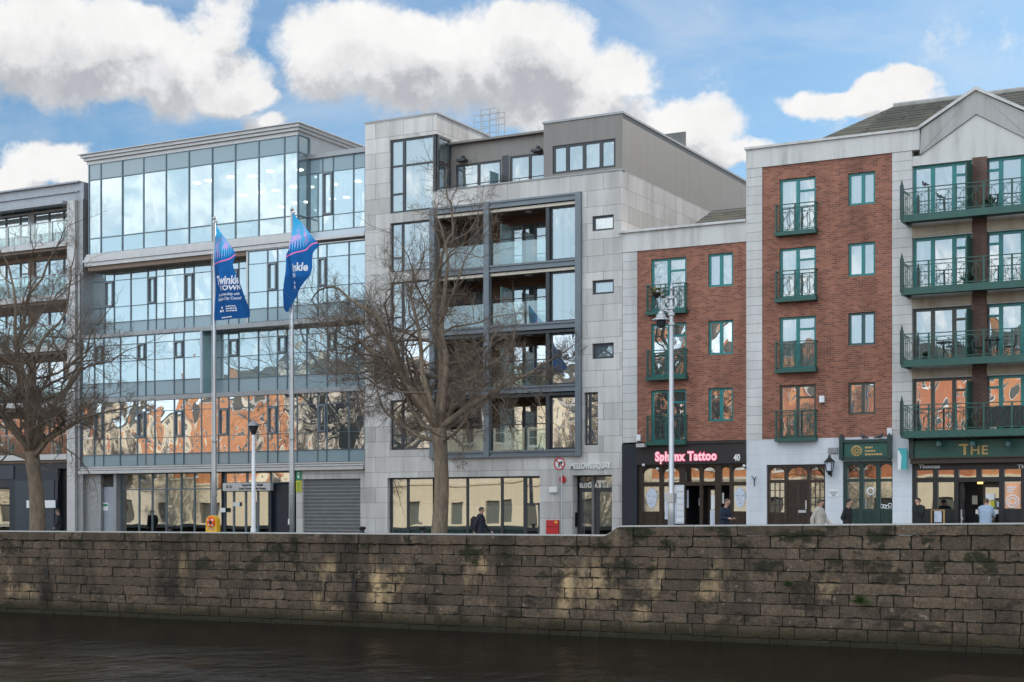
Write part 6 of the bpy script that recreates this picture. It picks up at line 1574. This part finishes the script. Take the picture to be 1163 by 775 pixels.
# ================================================================== PEOPLE
from mathutils.bvhtree import BVHTree
def person(px, Y, face, label, jacket, trousers, hair, pose='walk', coat=False, hat=None, hood=None, H=1.74, shoes=(.03,.025,.02), lean=0.0, bag=None):
    """one continuous body: limbs laid out as tapered chains, fused by remeshing; face in degrees, 0 looks at the river"""
    x0 = PX(px,Y); g = G(x0)
    root = thing('person', (x0,Y,g), label, 'person')
    s = H/1.74
    chains = []    # (points, radii, flattening, region)
    V = Vector
    hip = .93
    def ln(p):        # forward lean above the hips; forward is -y
        p = V(p)
        if p.z > hip: a = lean; d = p.z-hip; p = V((p.x, p.y - d*math.sin(a), hip + d*math.cos(a)))
        return p
    step = {'walk':.26,'stand':.03,'lean':.05}[pose if pose in ('walk','stand','lean') else 'walk']
    for sd in (-1,1):
        f = -step*sd
        kn = V((sd*.105, f*.55-.05*(1 if f>0 else .3), .50)); an = V((sd*.10, f, .09 + (.06 if f>0.1 else 0)))
        chains.append(([V((sd*.095,0,.92)), kn, an], [.095,.062,.045], 'leg'))
        chains.append(([an+V((0,.05,-.04)), an+V((0,-.06,-.05)), an+V((0,-.17,-.06))], [.045,.045,.036], 'shoe'))
    chains.append(([V((-.06,0,.93)),V((.06,0,.93))],[.125,.125],'leg'))
    k = .03 if coat else 0.0
    for w_ in (-1,0,1):
        chains.append(([ln((w_*.075,0,.88-(.12 if coat else 0))),ln((w_*.07,0,1.10)),ln((w_*.095,.005,1.30)),ln((w_*.10,.01,1.42))],[.115+k,.108+k,.118+k,.075+k],'jacket'))
    chains.append(([ln((-.15,.01,1.41)),ln((.15,.01,1.41))],[.065+k,.065+k],'jacket'))
    chains.append(([ln((0,.01,1.42)),ln((0,-.005,1.54))],[.062,.056],'skin'))
    hc = ln((0,-.03,1.625))
    hf = {'phone':.0,'down':-.35}.get(pose,0)
    chains.append(([ln((0,-.02,1.65)),ln((0,-.028,1.60)),ln((0,-.045,1.54))],[.092,.085,.055],'head'))
    chains.append(([hc+V((0,.015,.03)),hc+V((0,-.02,.03))],[.090,.088],'head'))
    chains.append(([hc+V((0,-.088,.0)),hc+V((0,-.108,-.025))],[.012,.017],'head'))            # nose
    for sd in (-1,1): chains.append(([hc+V((sd*.088,.0,.01)),hc+V((sd*.090,.005,-.03))],[.020,.014],'head'))  # ears
    # arms and hands
    for sd in (-1,1):
        sh = ln((sd*.185,.01,1.405))
        sw = step*sd*.9
        if pose == 'phone' and sd == 1: el = ln((sd*.24,-.14,1.18)); wr = ln((sd*.13,-.16,1.46))
        elif pose == 'down': el = ln((sd*.23,-.02,1.14)); wr = ln((sd*.13,-.25,1.12))
        elif pose == 'reach': el = ln((sd*.24,-.16,1.18)); wr = ln((sd*.17,-.40,1.12 if sd<0 else 1.2))
        elif pose == 'pocket': el = ln((sd*.27,.07,1.14)); wr = ln((sd*.2,-.07,.97))
        else: el = V((sd*.235,.03-sw*.5,1.12)); wr = V((sd*.235,-.09-sw,.90)); el, wr = ln(el), ln(wr)
        chains.append(([sh,el,wr],[.062+k*.7,.052+k*.6,.036+k*.6],'jacket'))
        d = (wr-el).normalized(); nrm = d.cross(V((sd,0,0))).normalized() if abs(d.x)<.95 else V((0,1,0)); sdv = d.cross(nrm).normalized()
        chains.append(([wr,wr+d*.05,wr+d*.095],[.028,.036,.034],'skin'))
        for q in range(4):
            b = wr+d*.085+sdv*(q-1.5)*.021; L = (.075,.085,.08,.062)[q]
            chains.append(([b,b+d*L*.5+nrm*.004,b+d*L*.85+nrm*.02],[.0115,.0105,.009],'skin'))
        tb = wr+d*.03+sdv*(-.030); chains.append(([tb,tb-sdv*.03+d*.03,tb-sdv*.03+d*.065+nrm*.01],[.014,.012,.010],'skin'))
    mb = MB()
    for pts, rad, reg in chains:
        # resample so each chain is a smooth tapered tube with round ends
        P, Q = [], []
        for i in range(len(pts)-1):
            for j in range(4):
                P.append(pts[i].lerp(pts[i+1], j/4)); Q.append(rad[i]+(rad[i+1]-rad[i])*j/4)
        P.append(pts[-1]); Q.append(rad[-1])
        d0 = (P[0]-P[1]).normalized(); d1 = (P[-1]-P[-2]).normalized()
        P = [P[0]+d0*Q[0]*.9, P[0]+d0*Q[0]*.55]+P+[P[-1]+d1*Q[-1]*.55, P[-1]+d1*Q[-1]*.9]; Q = [Q[0]*.35,Q[0]*.82]+Q+[Q[-1]*.82,Q[-1]*.35]
        mb.tube(P,Q,10)
    tmp = mb.build('body_source', M['skin'])
    rm = tmp.modifiers.new('fuse','REMESH'); rm.mode='VOXEL'; rm.voxel_size=.0115; rm.use_smooth_shade=True
    sm = tmp.modifiers.new('ease','SMOOTH'); sm.factor=.4; sm.iterations=3
    bpy.context.view_layer.update()
    me = bpy.data.meshes.new_from_object(tmp.evaluated_get(bpy.context.evaluated_depsgraph_get())); bpy.data.objects.remove(tmp)
    n = len(me.polygons); cen = np.zeros(n*3); me.polygons.foreach_get('center', cen); cen = cen.reshape(-1,3)
    best = np.full(n, 1e9); mi = np.zeros(n, int); code = {'skin':0,'head':0,'jacket':1,'leg':2,'shoe':3}
    for pts, rad, reg in chains:
        for a,b,ra,rb in zip(pts,pts[1:],rad,rad[1:]):
            A,B_ = np.array(a),np.array(b); ab=B_-A; t=np.clip(((cen-A)@ab)/max(1e-9,ab@ab),0,1); dd=np.linalg.norm(cen-(A+t[:,None]*ab),axis=1)-(ra+(rb-ra)*t)
            m_=dd<best; best[m_]=dd[m_]; mi[m_]=code[reg]
    h_ = np.array(hc)
    for sd in (-1,1):
        e=h_+np.array([sd*.035,-.088,.012]); mi[np.linalg.norm((cen-e)*np.array([.7,.5,1.2]),axis=1)<.011]=4
    e=h_+np.array([0,-.09,-.052]); mi[np.linalg.norm((cen-e)*np.array([.4,.5,1.3]),axis=1)<.010]=5
    me.materials.clear()
    key='%d'%int(px)
    mj = plain('jacket_'+key, jacket, .8, var=.2, scale=5); mt = plain('trousers_'+key, trousers, .85, var=.15); ms = plain('shoes_'+key, shoes, .5); mh = plain('hair_'+key, hair, .7, var=.3, scale=30)
    for m_ in (M['skin'],mj,mt,ms,M['black'],M['lip']): me.materials.append(m_)
    me.polygons.foreach_set('material_index', mi.astype(np.int32)); me.polygons.foreach_set('use_smooth',[True]*n)
    rot = Matrix.Rotation(R(face),4,'Z') @ Matrix.Scale(s,4)
    me.transform(rot); body = bpy.data.objects.new('body', me); COL.objects.link(body); body.parent = root
    # hair: a cap over the top and back of the head
    hb = MB(); nn=10
    c = hc+V((0,.008,.028)); rx,ry,rz=.102,.108,.104
    ring=[]
    for i in range(nn+1):
        th=math.pi*.62*i/nn
        for j in range(16):
            ph=2*math.pi*j/16
            f_=math.sin(ph)   # +1 = back
            t_=th*(1.0 if f_>0 else 1.0+.42*f_)
            ring.append(c+V((rx*math.sin(t_)*math.cos(ph),ry*math.sin(t_)*math.sin(ph),rz*math.cos(t_))))
    hb.v=[tuple(rot@p) for p in ring]
    for i in range(nn):
        for j in range(16):
            hb.f.append((i*16+j,i*16+(j+1)%16,(i+1)*16+(j+1)%16,(i+1)*16+j)); hb.m.append(0)
    def child(mbx,name,mat,smooth=True):
        o=mbx.build(name,mat,None,smooth); o.parent=root; return o
    child(hb,'hat' if hat else 'hair', plain('hat_'+key,hat,.9) if hat else mh)
    if hat:
        b=MB(); b.tube([tuple(rot@(c+V((.105*math.cos(t_),.108*math.sin(t_),-.005)))) for t_ in [2*math.pi*q/16 for q in range(17)]],.014,6); child(b,'hat_brim',plain('hat_'+key+'b',hat,.9))
    if hood:
        b=MB()
        cc=ln((0,.06,1.47)); b.tube([tuple(rot@(cc+V((.11*math.cos(t_),.07*math.sin(t_),-.02*math.sin(t_))))) for t_ in [math.pi*2*q/16 for q in range(17)]],.035,7); child(b,'hood',plain('hood_'+key,hood,.9,var=.3,scale=20))
    if bag:
        b=MB(); zz=ln((0,.16,1.2)); P=[zz+V((0,.02,-.22)),zz+V((0,.05,-.1)),zz+V((0,.05,.1)),zz+V((0,.02,.2))]
        b.tube([tuple(rot@p+V((x0,Y,g))) for p in P],[.13,.16,.15,.09],12); bo=tag(b.build('backpack',plain('backpack_'+key,bag,.8),None,True),'dark backpack worn by the walker before the stone block','bag')
        st=MB()
        for sd in (-1,1): st.tube([tuple(rot@q+V((x0,Y,g))) for q in (ln((sd*.1,.10,1.42)),ln((sd*.11,-.10,1.42)),ln((sd*.12,-.15,1.25)),ln((sd*.13,.06,1.06)))],.018,5)
        so_=st.build('strap',plain('strap_'+key,bag,.8),bo)
    return root
M['lip']=plain('lips',(.30,.10,.09),.5)
# facing: 0 = towards the river, 90 = towards the pub end (right), -90 = towards the office end
person(545,46.0,105,'person in dark coat walking with a backpack before the stone block shop window',(.014,.016,.025),(.02,.022,.03),(.03,.025,.02),'walk',True,lean=.06,bag=(.01,.01,.013),H=1.68)
person(822,46.2,70,'person in dark navy jacket looking down outside the tattoo shop',(.012,.022,.045),(.02,.022,.03),(.10,.075,.06),'down',lean=.16,H=1.74)
person(931,46.0,80,'person in pale beige winter coat with fur hood passing the brown door',(.44,.40,.36),(.03,.03,.035),(.05,.035,.025),'walk',True,hood=(.22,.17,.13),H=1.66)
person(962.5,46.3,80,'person in black jacket walking below the small green sign',(.010,.011,.013),(.02,.02,.025),(.012,.010,.010),'pocket',lean=.04,H=1.68)
person(1043,55.6,-25,'person in black quilted jacket holding a phone to the ear by the pub window',(.011,.012,.015),(.45,.44,.45),(.02,.015,.012),'phone',True,H=1.80)
person(1119,55.8,175,'person in light blue jacket seen from behind at the pub door',(.30,.38,.50),(.05,.06,.09),(.10,.06,.035),'reach',True,lean=.14,H=1.78)
person(66.5,55.0,-60,'person in dark clothes standing at the shadowed doorway beside the leaning tree trunk',(.02,.022,.03),(.03,.032,.04),(.04,.03,.025),'stand',H=1.76)
# menu board outside the pub
def a_board():
    y=56.2; x0,x1=PX(1047.5,y),PX(1071.5,y); zt=PZ(1060,580,y); x0+= .35; g=G(x0); x=(x0+x1)/2
    root=thing('menu_board',(x,y,g),'dark menu board with gilt frame and white notice beside the pub door','menu board')
    b=MB(); b.box(x0,x1,y,y+.04,g+.05,zt); bo=b.build('board',M['shopbrown'],root)
    f=MB(); f.box(x0-.04,x0,y-.015,y+.055,g,zt+.03); f.box(x1,x1+.04,y-.015,y+.055,g,zt+.03); f.box(x0,x1,y-.014,y+.054,zt,zt+.03); f.box(x0,x1,y-.014,y+.054,g+.02,g+.05); f.build('frame',M['gold'],root)
    n=MB(); n.box(x-.12,x+.14,y-.012,y-.002,zt-.42,zt-.02); n.build('notice',M['paperblue'],bo)
    l=MB(); l.tube([(x0,y+.04,zt-.1),(x0,y+.45,g)],.015,5); l.tube([(x1,y+.04,zt-.1),(x1,y+.45,g)],.015,5); l.build('back_leg',M['shopbrown'],root)
a_board()
# pigeons
def pigeon(x,y,z,ang,label):
    root=thing('pigeon',(x,y,z),label,'bird'); m=MB(); V=Vector
    rot=Matrix.Rotation(R(ang),3,'Z')
    def tb(P,Q,mm=m,sd=8): mm.tube([tuple(rot@V(p)+V((x,y,z))) for p in P],Q,sd)
    tb([(0,-.02,.06),(0,-.01,.08),(0,.05,.11),(0,.11,.12),(0,.135,.17),(0,.15,.205),(0,.165,.215),(0,.185,.212),(0,.20,.208)],[.02,.05,.07,.055,.032,.03,.028,.012,.003])
    tb([(0,0,.085),(0,-.09,.06),(0,-.17,.04)],[.045,.03,.022]); m.build('body',M['pigeon'],root,True)
    l=MB()
    for s in (-1,1): tb([(s*.025,.05,.06),(s*.025,.055,.0)],[.008,.006],l,5)
    l.build('legs',M['red'],root)
M['pigeon']=plain('pigeon_grey',(.06,.06,.075),.7,var=.4,scale=20)
ys=YD-.2; zs_=PZ(985,503,YD)+.122
pigeon(PX(982,ys),ys,zs_,75,'grey pigeon on the small green sign, the one nearer the brown door'); pigeon(PX(997.5,ys),ys,zs_,-80,'grey pigeon on the small green sign, the one nearer the stone pier')
yb=YD-1.05; pigeon(PX(1051.5,yb),yb,zfl_top+1.12,60,'grey pigeon perched on the rail of the topmost balcony') if 'zfl_top' in globals() else pigeon(PX(1051.5,yb),yb,PZ(1024,255.7,YD)+1.12,60,'grey pigeon perched on the rail of the topmost balcony')

# ================================================================== THE FAR BANK, SEEN IN THE GLASS
def bank_house(x0,x1,h,wall,ground,label,roofc='tiles',y=-15.0,storeys=4):
    root=thing('terrace_house',((x0+x1)/2,y,0),label,'house','houses across the river mirrored in the glass')
    w_=x1-x0; gh=4.8; n=max(3,int(w_/3.1)); sh=(h-gh-.6)/(storeys-1)
    holes=[]
    for s in range(storeys-1):
        for i in range(n):
            cx_=x0+w_*(i+.5)/n; hh=sh*(.62 if s<storeys-2 else .5); holes.append((cx_-.55,cx_+.55,gh+.7+s*sh,gh+.7+s*sh+hh))
    m=MB()
    for f in range(1):
        m.wall(x0,x1,gh,h,y,[(a,b,c,d,-.2) for a,b,c,d in holes])
    m.face([(x0,y,0),(x0,y-10,0),(x0,y-10,h),(x0,y,h)]); m.face([(x1,y,0),(x1,y-10,0),(x1,y-10,h),(x1,y,h)])
    m.build('brick_front',wall,root)
    proto=None
    for a,b,c,d in holes:
        if proto is None or abs((d-c)-proto[1])>.01:
            f=MB(); f.box(a,b,y-.15,y-.10,c,c+.09); f.box(a,b,y-.15,y-.10,d-.09,d); f.box(a,a+.09,y-.15,y-.10,c+.09,d-.09); f.box(b-.09,b,y-.15,y-.10,c+.09,d-.09); f.box(a+.09,b-.09,y-.14,y-.11,(c+d)/2-.03,(c+d)/2+.03); f.box(a-.1,b+.1,y-.1,y+.08,c-.15,c)
            o=f.build('window',M['white'],root); g_=MB(); g_.face([(a+.05,y-.16,c+.05),(b-.05,y-.16,c+.05),(b-.05,y-.16,d-.05),(a+.05,y-.16,d-.05)]); gg=g_.build('pane',M['bankglass'],o); proto=(o,d-c,a,c,gg)
        else:
            o=proto[0].copy(); COL.objects.link(o); o.parent=root; o.location=(a-proto[2],0,c-proto[3]); q=proto[4].copy(); COL.objects.link(q); q.parent=o
    g=MB(); k=max(2,int(w_/4.2)); gholes=[(x0+w_*(i+.5)/k-.8,x0+w_*(i+.5)/k+.8,.6,2.9,-.3) for i in range(k)]
    g.wall(x0,x1,0,gh,y+.06,gholes); g.box(x0,x1,y,y+.22,gh-.25,gh); g.build('ground_floor',ground,root)
    gi=MB(); gi.face([(x0,y-.24,0),(x1,y-.24,0),(x1,y-.24,gh),(x0,y-.24,gh)]); gi.build('shop_window',M['bankglass'],root)
    p=MB(); p.box(x0,x1,y-.3,y+.18,h,h+.35); p.build('parapet',M['quoin'],root)
    r=MB(); r.face([(x0,y-.3,h+.1),(x1,y-.3,h+.1),(x1,y-5,h+2.6),(x0,y-5,h+2.6)]); r.face([(x0,y-10,h+.1),(x1,y-10,h+.1),(x1,y-5,h+2.6),(x0,y-5,h+2.6)]); r.face([(x0,y-.3,h),(x0,y-10,h),(x0,y-5,h+2.6)]); r.face([(x1,y-.3,h),(x1,y-10,h),(x1,y-5,h+2.6)]); ro=r.build('roof',M[roofc],root)
    c=MB(); c.box(x0+.2,x0+1.8,y-5.6,y-4.4,h+1.5,h+4.2); c.build('chimney',wall,ro)
    for i in range(4): pass
M['bankglass']=mk_spandrel('dark_window_glass',(.12,.12,.11))
M['brick_o']=ashlar('sunlit_orange_brick',(.58,.24,.11),(.66,.30,.14),(.42,.28,.16),.9,.3,.02,.2)
M['brick_r']=ashlar('sunlit_red_brick',(.48,.17,.085),(.56,.21,.11),(.35,.24,.16),.9,.3,.02,.2)
M['creamw']=weathered('cream_stucco',(.76,.68,.52),(.52,.44,.30),.5)
M['pales']=weathered('pale_ashlar',(.74,.68,.57),(.45,.39,.30),.6)
XB=[(-172,-146,10.5,'creamw','pales','long low cream terrace'),(-146,-128,13.5,'brick_r','creamw','tall dark red brick house'),(-128,-113,11.5,'creamw','pales','cream stucco house with red neighbours'),(-113,-99,14.6,'brick_o','creamw','broad orange brick warehouse'),(-99,-84,16.4,'pales','creamw','pale stone house, tallest of the row'),(-84,-70,14.4,'pales','creamw','buff stone house beside the pale stone one'),(-70,-56,13.2,'creamw','creamw','plain cream house'),(-56,-42,15.0,'brick_o','pales','orange brick house with pale shops'),(-42,-27,13.6,'brick_r','creamw','red brick corner house'),(-27,-8,15.0,'brick_o','creamw','orange brick house mirrored in the pub windows')]
for a,b,h,wm,gm_,lab in XB: bank_house(a,b,h,M[wm],M[gm_],lab+' across the river, mirrored in the glass')
def copy_tree(root, loc, rz, label, group):
    c=root.copy(); COL.objects.link(c); c.location=loc; c.rotation_euler=(0,0,rz); c['label']=label; c['group']=group
    for ch in root.children:
        d=ch.copy(); COL.objects.link(d); d.parent=c
    return c
for i,(x,l) in enumerate(((-132,'bare tree on the far bank mirrored in the office end'),(-112,'bare tree on the far bank mirrored between the flags'),(-88,'bare tree on the far bank mirrored near the shutter'),(-60,'bare tree on the far bank mirrored in the stone block'),(-36,'bare tree on the far bank mirrored in the brick houses'))):
    copy_tree(treeB if i%2 else treeA,(x,-5.5,0),i*1.3,l,'trees on the far bank')
